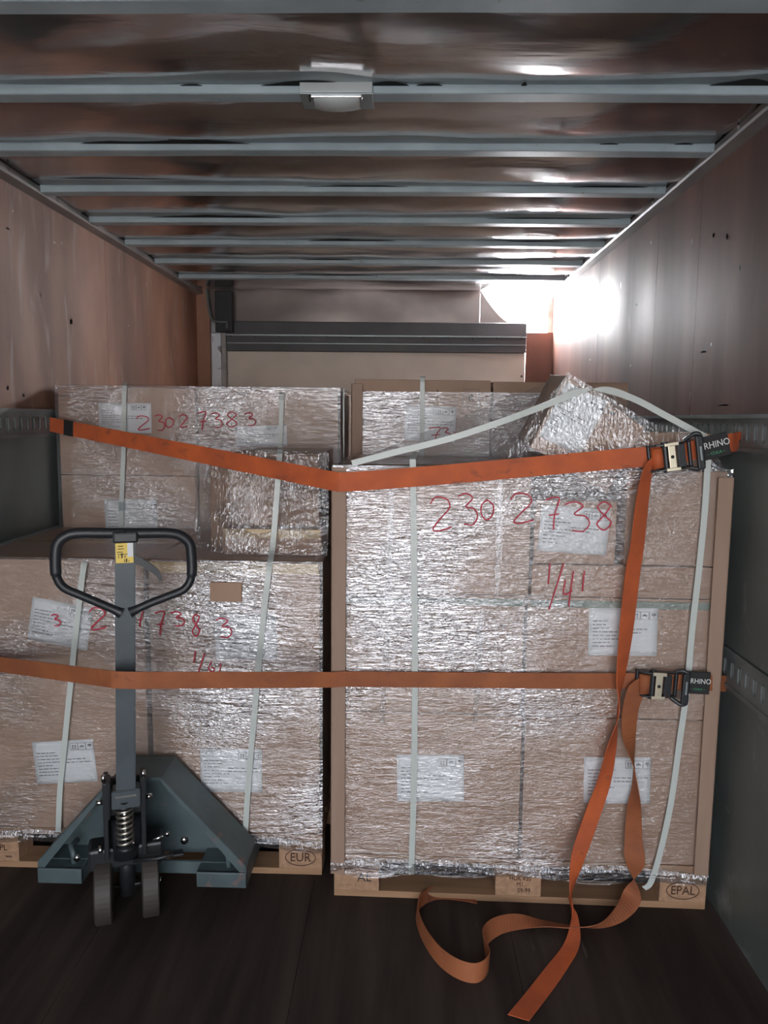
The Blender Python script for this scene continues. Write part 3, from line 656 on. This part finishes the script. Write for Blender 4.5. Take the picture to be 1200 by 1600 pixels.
# film tent over the tipped carton
ft = empty('stretch_wrap', A.o, A.a); tag(ft, 'taut clear film tent stretched over the tipped carton', 'stretch film', 'clear stretch film round the loads')
def tri(name, a, b, c, m, amp=0.008, seed=0, n=36, sag=0.0):
    bm = bmesh.new(); V = {}
    nr = (b-a).cross(c-a).normalized()
    for i in range(n+1):
        for j in range(n+1-i):
            u = i/n; v = j/n; w_ = 1-u-v; p = a*w_+b*u+c*v
            e = min(1, 8*min(u+v, 1-u, 1-v)) if True else 1
            p = p + nr*amp*noise.noise(Vector((p.x*9+seed, p.y*9, p.z*9)))*(27*u*v*w_*0.6+0.4) 
            p.z -= sag*4*w_*(1-w_)
            V[i, j] = bm.verts.new(p)
    for i in range(n):
        for j in range(n-i):
            bm.faces.new((V[i, j], V[i+1, j], V[i, j+1]))
            if j < n-i-1: bm.faces.new((V[i+1, j], V[i+1, j+1], V[i, j+1]))
    me = bpy.data.meshes.new(name); bm.to_mesh(me); bm.free()
    for p in me.polygons: p.use_smooth = True
    A_ = me.attributes.new('glare', 'FLOAT', 'POINT'); A_.data.foreach_set('value', [0.5]*len(me.vertices))
    return link(name, me, ft, M[m])
pk = A.px(886, 581, 0.015); pk2 = A.px(893, 581, 0.30); lf = A.px(775, 722, 0.0); ll = A.px(826, 704, 0.02); rtc = A.px(1016, 660, 0.015); rc = A.px(1135, 736, -0.004); rm = A.px(1095, 676, 0.03); lw = A.px(835, 742, -0.010); mid = A.px(1010, 742, -0.008)
tri('film_facet', pk, lf, ll, 'film_tent', 0.010, 1)
tri('film_facet', pk, pk2, lf, 'film_tent', 0.010, 2)
tri('film_facet', pk, ll, rtc, 'film_tent', 0.006, 3)
tri('film_facet', ll, mid, rtc, 'film_tent', 0.010, 4)
tri('film_facet', rtc, mid, rm, 'film_tent', 0.014, 5)
tri('film_facet', rm, mid, rc, 'film_tent', 0.010, 6)
tri('film_facet', pk, rtc, A.px(1016, 655, 0.3), 'film_tent', 0.006, 7)
tri('film_facet', lf, lw, ll, 'film_tent', 0.006, 8)
tri('film_facet', pk2, A.px(562, 716, 0.02), lf, 'film_calm', 0.006, 9)
# free hanging film edges
for x0, y0, x1, y1 in ((612, 765, 597, 1130), (781, 745, 776, 930), (750, 955, 742, 1130)):
    a = A.px(x0, y0, -0.0155); b = A.px(x1, y1, -0.0155)
    tag(ribbon('film_edge', [(a, Vector((0.008, 0, 0))), ((a+b)/2+Vector((0.003, 0, 0)), Vector((0.010, 0, 0))), (b, Vector((0.007, 0, 0)))], M['film_tent'], fA, 8, 0.0006))

# ------------------------------------------------------------ red marker digits on the film
GL = {'2': [[(0, .80), (.25, 1), (.75, .95), (.9, .7), (.45, .35), (.15, .08), (.35, .0), (1, .12)]],
      '3': [[(0, .9), (.4, 1), (.75, .85), (.4, .58), (.85, .5), (1, .25), (.75, .0), (.3, .03)]],
      '0': [[(.5, 1), (.1, .75), (.05, .3), (.4, 0), (.85, .2), (.95, .7), (.5, 1)]],
      '7': [[(0, .95), (.9, 1), (.6, .5), (.5, 0)], [(.2, .45), (.9, .5)]],
      '8': [[(.9, .85), (.5, 1), (.15, .8), (.5, .52), (.9, .25), (.5, 0), (.1, .2), (.5, .52), (.9, .85)]],
      '1': [[(.5, 1), (.35, .5), (.2, 0)]], '/': [[(1, 1), (.5, .5), (0, 0)]], ')': [[(.3, 1), (.6, .5), (.2, 0)]],
      '4': [[(.15, .75), (0, .35), (.8, .45)], [(.9, 1), (.6, .4), (.45, 0)]], '6': [[(.5, 1), (.1, .4), (.4, 0), (.9, .25), (.4, .45)]]}
def scribble(ld, par, items, dy=-0.0145, hw=0.0021, m='marker'):
    for ch, x0, y0, x1, y1 in items:
        bm = bmesh.new()
        for st in GL[ch]:
            P = [ld.px(x0+(x1-x0)*a, y1+(y0-y1)*b, dy) for a, b in st]
            P = catmull(P, 6)
            btube(bm, P, hw, 6)
        for v in bm.verts: v.co.y = dy+(v.co.y-dy)*0.2
        o = from_bm('red_digit', bm, M[m], par)
scribble(A, fA, [('2', 672, 777, 706, 830), ('3', 716, 771, 746, 820), ('0', 751, 781, 772, 812), ('2', 798, 771, 834, 818), ('7', 853, 778, 876, 828), ('3', 882, 784, 921, 830), ('8', 930, 784, 958, 828), (')', 1006, 797, 1014, 814),
                 ('1', 855, 880, 864, 913), ('/', 858, 880, 881, 952), ('4', 881, 892, 898, 948), ('1', 908, 892, 918, 924)])
scribble(D, fD, [('2', 213, 650, 234, 672), ('3', 242, 648, 257, 672), ('0', 258, 652, 271, 668), ('2', 280, 648, 293, 668), ('7', 309, 644, 323, 672), ('3', 330, 645, 347, 668), ('8', 352, 644, 372, 667), ('3', 382, 645, 399, 665)], -0.013)
scribble(Cc, fC, [('3', 80, 960, 94, 978), ('2', 139, 950, 166, 984), ('7', 213, 955, 224, 980), ('7', 242, 956, 258, 993), ('3', 266, 956, 288, 978), ('8', 299, 960, 313, 994), ('3', 337, 966, 362, 996),
                  ('1', 301, 1018, 309, 1036), ('/', 310, 1020, 320, 1050), ('6', 325, 1034, 336, 1050), ('1', 341, 1036, 349, 1051)])
scribble(B, fB, [('7', 670, 668, 690, 690), ('3', 690, 668, 704, 686), (')', 706, 674, 716, 688)], -0.013)

# ------------------------------------------------------------ white poly strapping
SG = 'white plastic straps round the loads'
def pet(ld, pts, label, hw=0.0092, dy=-0.0175, k=8):
    P = []
    for q in pts:
        x, y = q[0], q[1]; d_ = q[2] if len(q) > 2 else dy
        P.append(ld.px(x, y, d_))
    out = []
    for i, p in enumerate(P):
        t = (P[min(i+1, len(P)-1)]-P[max(i-1, 0)]).normalized(); n = Vector((0, 1, 0))
        if abs(t.y) > 0.8: wv = Vector((1, 0, 0))
        else: wv = t.cross(n).normalized()
        if wv.x < 0 or (abs(wv.x) < 0.05 and wv.z < 0): wv = -wv
        out.append((p, wv*hw))
    o = ribbon('strapping_band', out, M['pet'], None, k, 0.0012); o.matrix_world = ld.m
    return tag(o, label, 'strap', SG)
pet(A, [(650, 706, 0.25), (645, 716, 0.02), (645, 726), (646, 800), (647, 900), (648, 1000), (648, 1100), (647, 1200), (645, 1290), (643, 1350), (643, 1366, 0.0)], 'straight white plastic strap down the left half of front right load')
pet(A, [(1105, 692, 0.0), (1106, 715), (1101, 800), (1091, 900), (1082, 980), (1073, 1080), (1063, 1150), (1049, 1250), (1032, 1330), (1017, 1378), (1006, 1388)], 'curving white plastic strap down the right side of front right load')
pet(A, [(550, 724, -0.004), (620, 706, -0.01), (700, 686, -0.02), (780, 660, -0.02), (845, 636, -0.01), (905, 612, -0.008), (945, 609, -0.008), (990, 623, -0.004), (1045, 652, -0.004), (1104, 684, -0.006)], 'loose white plastic strap running diagonally over the tipped carton')
pet(B, [(661, 590, 0.3), (660, 589, -0.006), (660, 600), (660, 650), (659, 705), (659, 760)], 'white plastic strap on the back right load')
pet(D, [(196, 599, 0.3), (195, 600, 0.0), (194, 620), (193, 700), (190, 780), (189, 838), (189, 870)], 'white plastic strap down the left half of back left load')
pet(D, [(440, 612, 0.3), (440, 613, 0.0), (440, 630), (438, 690), (437, 745)], 'white plastic strap above the small top carton on back left load')
pet(Cc, [(438, 702, 0.30), (437, 706, 0.14), (436, 722, 0.12), (432, 780, 0.11), (426, 855, 0.085), (421, 885, -0.01), (412, 960), (404, 1040), (397, 1120), (390, 1200), (385, 1270), (383, 1318)], 'white plastic strap over the small top carton and down the front left load')
pet(Cc, [(186, 853, 0.5), (160, 866, 0.2), (137, 876, 0.03), (131, 885), (124, 940), (116, 1010), (108, 1090), (101, 1160), (94, 1230), (91, 1300)], 'white plastic strap left of the jack post on front left load')
pet(D, [(537, 608, 0.06), (537, 650, 0.05), (537, 716, 0.05)], 'thin grey strap hanging in the dark gap between the back loads', 0.003)
sl = box('strap_clip', -0.011, 0.011, -0.0035, 0.0, -0.018, 0.018, M['flange'], [o for o in COL.objects if 'left half of back left' in o.get('label', '')][0]); p = D.px(190, 791, -0.019); sl.location = p

# ------------------------------------------------------------ orange ratchet straps
def nd(pts, hw, tw=0.0):
    """(point, half width vector) list; width stays vertical across the direction of pull"""
    out = []
    for i, p in enumerate(pts):
        t = (pts[min(i+1, len(pts)-1)]-pts[max(i-1, 0)]).normalized(); s = t.cross(Vector((0, 0, 1))).normalized()
        out.append((p, s.cross(t).normalized()*hw))
    return out
def ap(x, y, dy): return A.m @ A.px(x, y, dy)
def ratchet(par, x, y, ang, dy, flip):
    """local x along the strap, -y toward the viewer"""
    r = empty('ratchet_buckle', ap(x, y, dy), A.a); r.parent = par; r.rotation_euler = (0, -ang, A.a)
    L_ = 0.074
    bm = bmesh.new()
    for s in (-1, 1):
        z = s*0.036
        pr = [(-L_, -0.004), (-L_+0.006, -0.020), (-0.050, -0.030), (-0.02, -0.034), (0.012, -0.030), (0.045, -0.018), (0.055, -0.004)]
        a_ = [bm.verts.new((u, v, z-0.0022)) for u, v in pr]; b_ = [bm.verts.new((u, v, z+0.0022)) for u, v in pr]
        bm.faces.new(a_); bm.faces.new(b_[::-1])
        for j in range(len(pr)): bm.faces.new((a_[j], a_[(j+1) % len(pr)], b_[(j+1) % len(pr)], b_[j]))
    bcyl(bm, (-0.025, -0.022, -0.044), (-0.025, -0.022, 0.044), 0.010, 14)
    bcyl(bm, (-L_+0.006, -0.010, -0.040), (-L_+0.006, -0.010, 0.040), 0.006, 12)
    bcyl(bm, (0.048, -0.008, -0.040), (0.048, -0.008, 0.040), 0.006, 12)
    bbox(bm, 0.006, 0.028, -0.036, -0.030, -0.034, 0.034, 0.002)
    return r, from_bm('side_frame', bm, M['black_metal'], r)
def ratchet_full(strap, x, y, ang, dy, flip, om):
    r, fr = ratchet(strap, x, y, ang, dy, flip)
    bm = bmesh.new(); bcyl(bm, (-0.048, -0.018, -0.028), (-0.048, -0.018, 0.028), 0.017, 20); from_bm('webbing_roll', bm, M[om], r, True)
    bm = bmesh.new(); bbox(bm, -0.021, 0.000, -0.040, -0.036, -0.034, 0.034, 0.002)
    for s in (-1, 1): bbox(bm, -0.030, 0.010, -0.041, -0.035, s*0.036-0.005, s*0.036+0.005, 0.0015)
    from_bm('pawl_plate', bm, M['zinc'], r)
    cyl('pin_hole', (-0.011, -0.0402, 0), (-0.011, -0.0412, 0), 0.005, M['gap'], r, 12)
    # handle with rounded end
    z0 = 0.034; s = 1 if not flip else -1
    bm = bmesh.new()
    hp = [Vector((0.035, -0.012, s*0.040)), Vector((0.050, -0.020, s*0.050)), Vector((0.064, -0.026, s*0.056)), Vector((0.076, -0.028, s*0.046)), Vector((0.074, -0.028, 0.0)), Vector((0.077, -0.026, -s*0.036)), Vector((0.060, -0.022, -s*0.046)), Vector((0.045, -0.016, -s*0.040))]
    btube(bm, catmull(hp, 5), 0.0065, 10)
    bbox(bm, 0.060, 0.081, -0.036, -0.022, -0.048 if not flip else -0.055, 0.050 if not flip else 0.040, 0.004)
    from_bm('handle', bm, M['grip'], r, False)
    box('handle_insert', 0.068, 0.073, -0.0372, -0.0355, -0.022, 0.018, M['flange'], r)
    return r

US = tag(empty('ratchet_strap', atX(78, 663, SXL+0.01)), 'bright orange ratchet strap across the upper loads with hanging tail', 'ratchet strap', 'orange ratchet straps')
def rel(par, pts): return [(p-par.location, w_) for p, w_ in pts]
ew = atX(78, 663, SXL+0.012)
corner = ap(522, 752, -0.026); c2 = ap(540, 753, -0.030)
e2 = atX(100, 669, SXL+0.06); 
P = [ew, ew.lerp(corner, 0.12), ew.lerp(corner, 0.4), ew.lerp(corner, 0.7), ew.lerp(corner, 0.93), corner, c2, ap(600, 749, -0.026), ap(700, 741, -0.026), ap(800, 732, -0.026), ap(900, 723, -0.028), ap(980, 716, -0.034), ap(1022, 713, -0.040), ap(1036, 712, -0.042)]
P[1] = P[1]
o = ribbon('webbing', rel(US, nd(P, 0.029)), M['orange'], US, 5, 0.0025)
Q = [ap(1068, 707, -0.03), ap(1090, 702, -0.028), ap(1120, 697, -0.024), ap(1142, 692, -0.01), atX(1152, 690, SXR-0.012), atX(1157, 689, SXR+0.004)]
ribbon('webbing', rel(US, nd(Q, 0.028)), M['orange'], US, 5, 0.0025)
ratchet_full(US, 1050, 712, math.radians(9), -0.034, False, 'orange').location -= US.location
def sleeve(par, x0, y0, x1, y1, dy, sz, dark=False):
    a = ap(x0, y0, dy); b = ap(x1, y1, dy); c = (a+b)/2; d = b-a; ang = math.atan2(d.z, d.x)
    s = box('sleeve', -d.length/2, d.length/2, -0.004, 0.004, -0.034, 0.034, M['sleeve'], par, 0.002); s.location = c-par.location; s.rotation_euler = (0, -ang, A.a)
    text('lettering', 'RHINO', sz, M['print_white'], s, facing(0.006, -0.0048, 0.006, 0, 0.88), 0.0004)
    text('lettering', '\u2013 CULA \u2013', sz*0.42, M['print_green'], s, facing(0, -0.0048, -0.018, 0, 1.1), 0.0004)
    return s
sleeve(US, 1094, 703, 1139, 692, -0.036, 0.027)
# hook sleeve near the left wall
hs = box('hook_sleeve', -0.032, 0.032, -0.004, 0.004, -0.031, 0.031, M['sleeve'], US, 0.002)
dv = (corner-ew).normalized(); hs.location = dv*0.14+Vector((0, -0.004, 0)); hs.rotation_euler = (0, math.asin(-dv.z), math.atan2(dv.y, dv.x))
# hanging tail, twisting down to the floor
def W(a, hw=0.0275, tilt=0.0): a = math.radians(a); return Vector((math.cos(a)*hw, math.sin(a)*hw, tilt*hw))
tl = [(ap(1030, 722, -0.045), W(25, .026, -.6)), (ap(1013, 735, -0.055), W(40, .024, -.2)), (ap(1004, 780, -0.055), W(35)), (ap(996, 850, -0.050), W(30)), (ap(988, 900, -0.048), W(25)), (ap(978, 990, -0.048), W(30)), (ap(970, 1060, -0.060), W(50)), (ap(966, 1110, -0.055), W(80, .0275)), (ap(957, 1160, -0.05), W(48)),
      (ap(944, 1220, -0.05), W(25)), (ap(925, 1275, -0.06), W(12)), (ap(905, 1335, -0.09), W(20)), (ap(895, 1385, -0.13), W(60)), (atZ(892, 1412, 0.048), W(92, .024)), (atZ(896, 1442, 0.028), W(50, .0265, .3)), (atZ(892, 1478, 0.006), W(12)), (atZ(868, 1515, 0.004), W(-12)), (atZ(838, 1555, 0.004), W(-18)), (atZ(810, 1590, 0.006), W(-20))]
ribbon('webbing_tail', rel(US, tl), M['orange'], US, 8, 0.0025)

LS = tag(empty('ratchet_strap', atX(-60, 1030, SXL+0.012)), 'darker brown-orange ratchet strap across the lower loads and jack post with looped tail', 'ratchet strap', 'orange ratchet straps')
lw0 = LS.location.copy(); jp = at(179, 1062, 2.045); jp2 = at(213, 1063, 2.045)
P = [lw0, lw0.lerp(jp, 0.5), lw0.lerp(jp, 0.9), jp, jp2]
cn_ = ap(523, 1062, -0.028)
P += [jp2.lerp(cn_, 0.1), jp2.lerp(cn_, 0.5), jp2.lerp(cn_, 0.9), cn_, ap(545, 1061, -0.028), ap(650, 1062, -0.026), ap(780, 1063, -0.026), ap(900, 1064, -0.026), ap(985, 1064, -0.034), ap(1012, 1065, -0.040)]
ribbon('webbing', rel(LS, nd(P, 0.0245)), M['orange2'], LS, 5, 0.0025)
Q = [ap(1040, 1066, -0.03), ap(1070, 1066, -0.03), ap(1100, 1067, -0.02), ap(1118, 1067, -0.01), atX(1131, 1068, SXR-0.012), atX(1136, 1068, SXR+0.004)]
ribbon('webbing', rel(LS, nd(Q, 0.0245)), M['orange2'], LS, 5, 0.0025)
ratchet_full(LS, 1029, 1066, math.radians(-2), -0.034, True, 'orange2').location -= LS.location
sleeve(LS, 1072, 1066, 1109, 1068, -0.036, 0.022)
Z = Vector((0, 0, 1))
tl = [(ap(1006, 1068, -0.046), W(20, .02, -.9)), (ap(994, 1080, -0.058), W(10, .026, -.5)), (ap(985, 1110, -0.060), W(15, .027)), (ap(983, 1150, -0.058), W(30, .027)), (ap(990, 1190, -0.055), W(70)), (ap(993, 1235, -0.055), W(96)), (ap(991, 1265, -0.055), W(130, .024)), (ap(990, 1310, -0.06), W(150, .026)), (ap(992, 1350, -0.075), W(155, .027)),
      (atZ(989, 1395, 0.075), Vector((.024, -.006, -.010))), (atZ(972, 1425, 0.040), Vector((.018, .0, -.020))), (atZ(940, 1446, 0.022), Vector((.006, .012, -.016))), (atZ(895, 1448, 0.015), Vector((.0, .020, -.010))),
      (atZ(850, 1443, 0.013), Vector((.0, .024, -.006))), (atZ(810, 1440, 0.014), Vector((-.002, .022, .010))), (atZ(775, 1448, 0.022), Vector((-.006, .014, .019))), (atZ(756, 1468, 0.026), Vector((-.004, .006, .025))), (atZ(764, 1502, 0.026), Vector((.002, .004, .025))), (atZ(745, 1520, 0.026), Vector((.0, .006, .025))),
      (atZ(712, 1512, 0.026), Vector((0, .008, .024))), (atZ(680, 1486, 0.026), Vector((0, .008, .024))), (atZ(656, 1445, 0.025), Vector((.0, .008, .024))), (atZ(654, 1412, 0.022), Vector((.004, .014, .019))), (atZ(680, 1395, 0.012), Vector((.0, .025, .008))), (atZ(715, 1398, 0.006), Vector((-.004, .027, .002))), (atZ(742, 1404, 0.004), Vector((-.006, .027, 0)))]
ribbon('webbing_tail', rel(LS, tl), M['orange2'], LS, 8, 0.0025)

# ------------------------------------------------------------ pallet jack
JX, JY = -0.832, 2.185
ST = Load(JX, JY, math.radians(19)); STEER = []
J = tag(empty('pallet_jack', (JX, JY, 0)), 'grey hand pallet jack with black loop handle parked in front of the left load', 'pallet jack')
# steer wheels
for s in (-1, 1):
    bm = bmesh.new(); cx = s*0.068; n = 40
    prof = [(-0.025, 0.094), (-0.021, 0.1), (0.021, 0.1), (0.025, 0.094), (0.025, 0.07), (0.018, 0.066), (0.018, 0.03), (-0.018, 0.03), (-0.018, 0.066), (-0.025, 0.07)]
    R_ = [[bm.verts.new((cx+a, r*math.sin(6.2832*k/n), 0.1+r*math.cos(6.2832*k/n))) for a, r in prof] for k in range(n)]
    for k in range(n):
        for j in range(len(prof)): bm.faces.new((R_[k][j], R_[k][(j+1) % 10], R_[(k+1) % n][(j+1) % 10], R_[(k+1) % n][j]))
    wh = from_bm('steer_wheel', bm, M['wheel'], J)
    cyl('hub', (cx-0.020, 0, 0.1), (cx+0.020, 0, 0.1), 0.030, M['black_metal'], wh, 20)
ax = cyl('axle', (-0.040, 0, 0.100), (0.040, 0, 0.100), 0.009, M['chrome'], J)
cyl('axle_end', (0.094, 0, 0.1), (0.100, 0, 0.1), 0.008, M['chrome'], J)
cyl('pump_column', (0, 0.0, 0.075), (0, 0.0, 0.24), 0.024, M['black_metal'], J, 24)
cyl('pump_body', (0, 0.012, 0.20), (0, 0.012, 0.32), 0.052, M['black_metal'], J, 28)
bm = bmesh.new(); bbox(bm, -0.11, 0.11, -0.025, 0.06, 0.170, 0.240, 0.010); bbox(bm, -0.060, -0.046, -0.055, 0.03, 0.22, 0.46, 0.003); bbox(bm, 0.046, 0.060, -0.055, 0.03, 0.22, 0.46, 0.003)
bbox(bm, -0.046, 0.046, 0.02, 0.032, 0.30, 0.44)
from_bm('pump_casting', bm, M['black_metal'], J)
# spring
bm = bmesh.new(); pts = [Vector((0.023*math.cos(t), -0.040+0.023*math.sin(t), 0.255+0.118*i/140)) for i in range(141) for t in [6.2832*7*i/140]]
btube(bm, pts, 0.0042, 8); from_bm('spring', bm, M['spring'], J, True)
cyl('piston_rod', (0, -0.040, 0.24), (0, -0.040, 0.405), 0.010, M['chrome'], J, 16)
cyl('spring_seat', (0, -0.040, 0.372), (0, -0.040, 0.384), 0.026, M['black_metal'], J, 20)
cyl('spring_seat', (0, -0.040, 0.240), (0, -0.040, 0.254), 0.028, M['black_metal'], J, 20)
bm = bmesh.new(); bcyl(bm, (-0.032, -0.062, 0.402), (0.032, -0.062, 0.402), 0.0045, 10); bcyl(bm, (0, -0.07, 0.408), (0, -0.04, 0.408), 0.013, 14); from_bm('roller_pin', bm, M['chrome'], J, True)
BT = []
for s in (-1, 1): BT += [((s*0.060, -0.035, 0.395), (s*0.080, -0.035, 0.395), 0.008), ((s*0.056, -0.056, 0.468), (s*0.056, -0.056, 0.488), 0.006)]
BT += [((-0.078, -0.03, 0.245), (-0.066, -0.03, 0.245), 0.012), ((0.078, -0.05, 0.262), (0.110, -0.05, 0.270), 0.005), ((0.120, -0.05, 0.278), (0.120, -0.06, 0.278), 0.007),
       ((-0.140, 0.0, 0.215), (-0.140, -0.008, 0.215), 0.010), ((0.172, 0.0, 0.220), (0.172, -0.008, 0.220), 0.012), ((0, -0.058, 0.462), (0, -0.058, 0.482), 0.007)]
for a, b, q in BT: cyl('bolt', a, b, q, M['chrome'], J, 10)
tube('pedal', [(0.02, -0.05, 0.205), (0.09, -0.07, 0.212), (0.15, -0.075, 0.222)], 0.006, M['black_metal'], J, 10)
box('pedal_pad', 0.135, 0.165, -0.090, -0.060, 0.218, 0.226, M['black_metal'], J, 0.002)
# tiller: post leans slightly to the right
t0 = ST.px(197, 1235, -0.045); t1 = ST.px(195.5, 838, -0.075)
def along(z): k = (z-t0.z)/(t1.z-t0.z); return t0.lerp(t1, k)
dirv = (t1-t0).normalized()
def rib_box(name, za, zb, hw, hd, m, extra=Vector()):
    bm = bmesh.new(); a = along(za)+extra; b = along(zb)+extra
    vs = [bm.verts.new(c+Vector((sx_*hw, sy*hd, 0))) for c in (a, b) for sx_, sy in ((-1, -1), (1, -1), (1, 1), (-1, 1))]
    for q in ((0, 1, 2, 3), (7, 6, 5, 4), (0, 4, 5, 1), (1, 5, 6, 2), (2, 6, 7, 3), (3, 7, 4, 0)): bm.faces.new([vs[i] for i in q])
    bmesh.ops.bevel(bm, geom=bm.edges[:], offset=0.003, segments=2, affect='EDGES')
    return from_bm(name, bm, m, J)
post = rib_box('tiller_post', t0.z-0.01, t1.z, 0.0275, 0.020, M['jack'])
pv = rib_box('tiller_yoke', t0.z-0.045, t0.z+0.012, 0.040, 0.026, M['jack'])
rib_box('yoke_bar', t0.z-0.008, t0.z-0.002, 0.032, 0.032, M['cornice'])
for s in (-1, 1): rib_box('yoke_cheek', t0.z-0.075, t0.z+0.045, 0.006, 0.030, M['black_metal'], Vector((s*0.050, 0, 0)))
# loop handle
def hp(x, y): return ST.px(x, y, -0.085)
side = [(196, 833), (225, 833), (262, 833), (282, 837), (296, 849), (299, 868), (300, 890), (297, 908), (286, 922), (262, 932), (236, 942), (214, 952), (203, 957)]
R1 = catmull([hp(x, y) for x, y in side], 5)
left = [(196, 833), (165, 833), (125, 833), (104, 837), (90, 849), (87, 868), (87, 890), (90, 905), (101, 919), (128, 931), (154, 942), (180, 953), (190, 958)]
R2 = catmull([hp(x, y) for x, y in left], 5)
for R_ in (R1, R2):
    rr = []
    for i, p in enumerate(R_):
        u = i/(len(R_)-1); rr.append(0.0150 if u < 0.55 else 0.0120)
        if u > 0.9: rr[-1] = 0.012+0.05*(u-0.9)
    tube('handle_loop', R_, 0.014, M['grip'], J, 14, False, rr)
for s, xx in ((1, 303), (-1, 84)):      # thicker grips at the upper bends
    pass
bm = bmesh.new(); a = hp(196, 836); bbox(bm, a.x-0.034, a.x+0.034, a.y-0.024, a.y+0.020, a.z-0.020, a.z+0.012, 0.006); from_bm('handle_boss', bm, M['grip'], J)
lv = [hp(208, 872), hp(222, 879), hp(238, 889), hp(247, 897), hp(251, 907)]
ribbon('release_lever', [(lv[0], Vector((.004, 0, .012))), (lv[1], Vector((.004, 0, .0095))), (lv[2], Vector((.005, 0, .008))), (lv[3], Vector((.005, 0, .005))), (lv[4], Vector((.004, 0, .001)))], M['grip'], J, 5, 0.012)
# stickers
c = ST.px(194.5, 863, -0.0965)
st = box('warning_sticker', -0.0235, 0.0235, -0.0008, 0.0, -0.030, 0.030, M['yellow'], J); st.location = c+Vector((0, -0.0005, 0))
box('white_patch', 0.008, 0.023, -0.0014, -0.0008, -0.013, 0.029, M['paper'], st)
bm = bmesh.new()
for x, z, a, b in ((-.010, .018, .007, .0012), (-.010, .010, .008, .001), (-.012, .001, .008, .001), (-.004, -.005, .015, .0008), (-.016, -.012, .001, .004), (-.007, -.010, .0018, .006), (.001, -.012, .001, .004), (-.007, -.005, .003, .002), (.0, -.024, .0012, .004), (.005, -.023, .002, .005), (.011, -.025, .0008, .003)):
    bbox(bm, x-a, x+a, -0.0014, -0.0008, z-b, z+b)
from_bm('print', bm, M['blackink'], st)
bpy.context.view_layer.update()
for o in list(bpy.data.objects):     # wheels and tiller are steered toward the viewer, the frame is not
    if o.parent == J: o.matrix_local = Matrix.Rotation(ST.a, 4, 'Z') @ o.matrix_local
# A frame bulkhead
FY = 2.235-JY
foot_l = (-0.303, -0.163); foot_r = (0.200, 0.357)
zf0, zf1 = 0.068, 0.118
def plate(name, pts, y0, y1, m):
    bm = bmesh.new(); f = [bm.verts.new((x, y0, z)) for x, z in pts]; k = [bm.verts.new((x, y1, z)) for x, z in pts]
    bm.faces.new(f); bm.faces.new(k[::-1]); n = len(pts)
    for j in range(n): bm.faces.new((f[j], f[(j+1) % n], k[(j+1) % n], k[j]))
    bmesh.ops.bevel(bm, geom=bm.edges[:], offset=0.0015, segments=1, affect='EDGES')
    return from_bm(name, bm, m, J)
ap_r = (0.085, 0.420); ap_l = (-0.040, 0.420)
tF = 0.012
plate('sloped_flange', [(ap_r[0], ap_r[1]), (ap_r[0]+0.012, ap_r[1]), (foot_r[1], zf1+0.02), (foot_r[1], zf1), (foot_r[1]-0.022, zf1)], FY, FY+0.155, M['jack_teal'])
plate('sloped_flange', [(ap_l[0], ap_l[1]), (ap_l[0]-0.012, ap_l[1]), (foot_l[0], zf1+0.02), (foot_l[0], zf1), (foot_l[0]+0.022, zf1)], FY, FY+0.155, M['jack_teal'])
plate('top_plate', [(-0.052, 0.412), (0.097, 0.412), (0.097, 0.424), (-0.052, 0.424)], FY, FY+0.155, M['jack_teal'])
plate('rear_plate', [(-0.04, 0.418), (0.085, 0.418), (0.337, 0.125), (0.337, 0.10), (-0.283, 0.10), (-0.283, 0.125)], FY+0.135, FY+0.147, M['jack_teal'])
plate('cross_member', [(foot_l[0]+0.02, zf0+0.01), (foot_r[1]-0.02, zf0+0.01), (foot_r[1]-0.02, zf1+0.002), (foot_l[0]+0.02, zf1+0.002)], FY+0.05, FY+0.062, M['jack_teal'])
for x0, x1 in (foot_l, foot_r):
    bm = bmesh.new(); bbox(bm, x0, x1, FY, FY+0.9, zf0+0.042, zf1, 0.002)                        # fork top
    bbox(bm, x0, x0+0.008, FY, FY+0.9, zf0, zf1-0.004); bbox(bm, x1-0.008, x1, FY, FY+0.9, zf0, zf1-0.004)
    bbox(bm, x0, x1, FY-0.004, FY+0.010, zf0, zf1, 0.003)
    fk = from_bm('fork', bm, M['jack_teal'], J)
    c = (x0+x1)/2
    for dy in (0.75, 0.83): cyl('load_roller', (c-0.035, FY+dy, 0.040), (c+0.035, FY+dy, 0.040), 0.040, M['wheel'], fk, 20)
    box('fork_tip', c-0.05, c+0.05, FY+0.9, FY+0.96, zf0+0.02, zf1-0.006, M['jack_teal'], fk, 0.01)
for s, xx in ((1, foot_r[1]-0.075), (-1, foot_l[0]+0.09)):
    tube('link_rod', [(xx, FY+0.09, 0.16), (xx, FY+0.04, 0.168), (xx+0.012, FY+0.03, 0.150), (xx+0.014, FY+0.03, 0.118)], 0.009, M['jack_teal'], J, 10)
# paint writing on the right flange (faint red)
fl = Vector((foot_r[1]-ap_r[0], 0, zf1-ap_r[1])).normalized()
print('objects', len(bpy.data.objects))
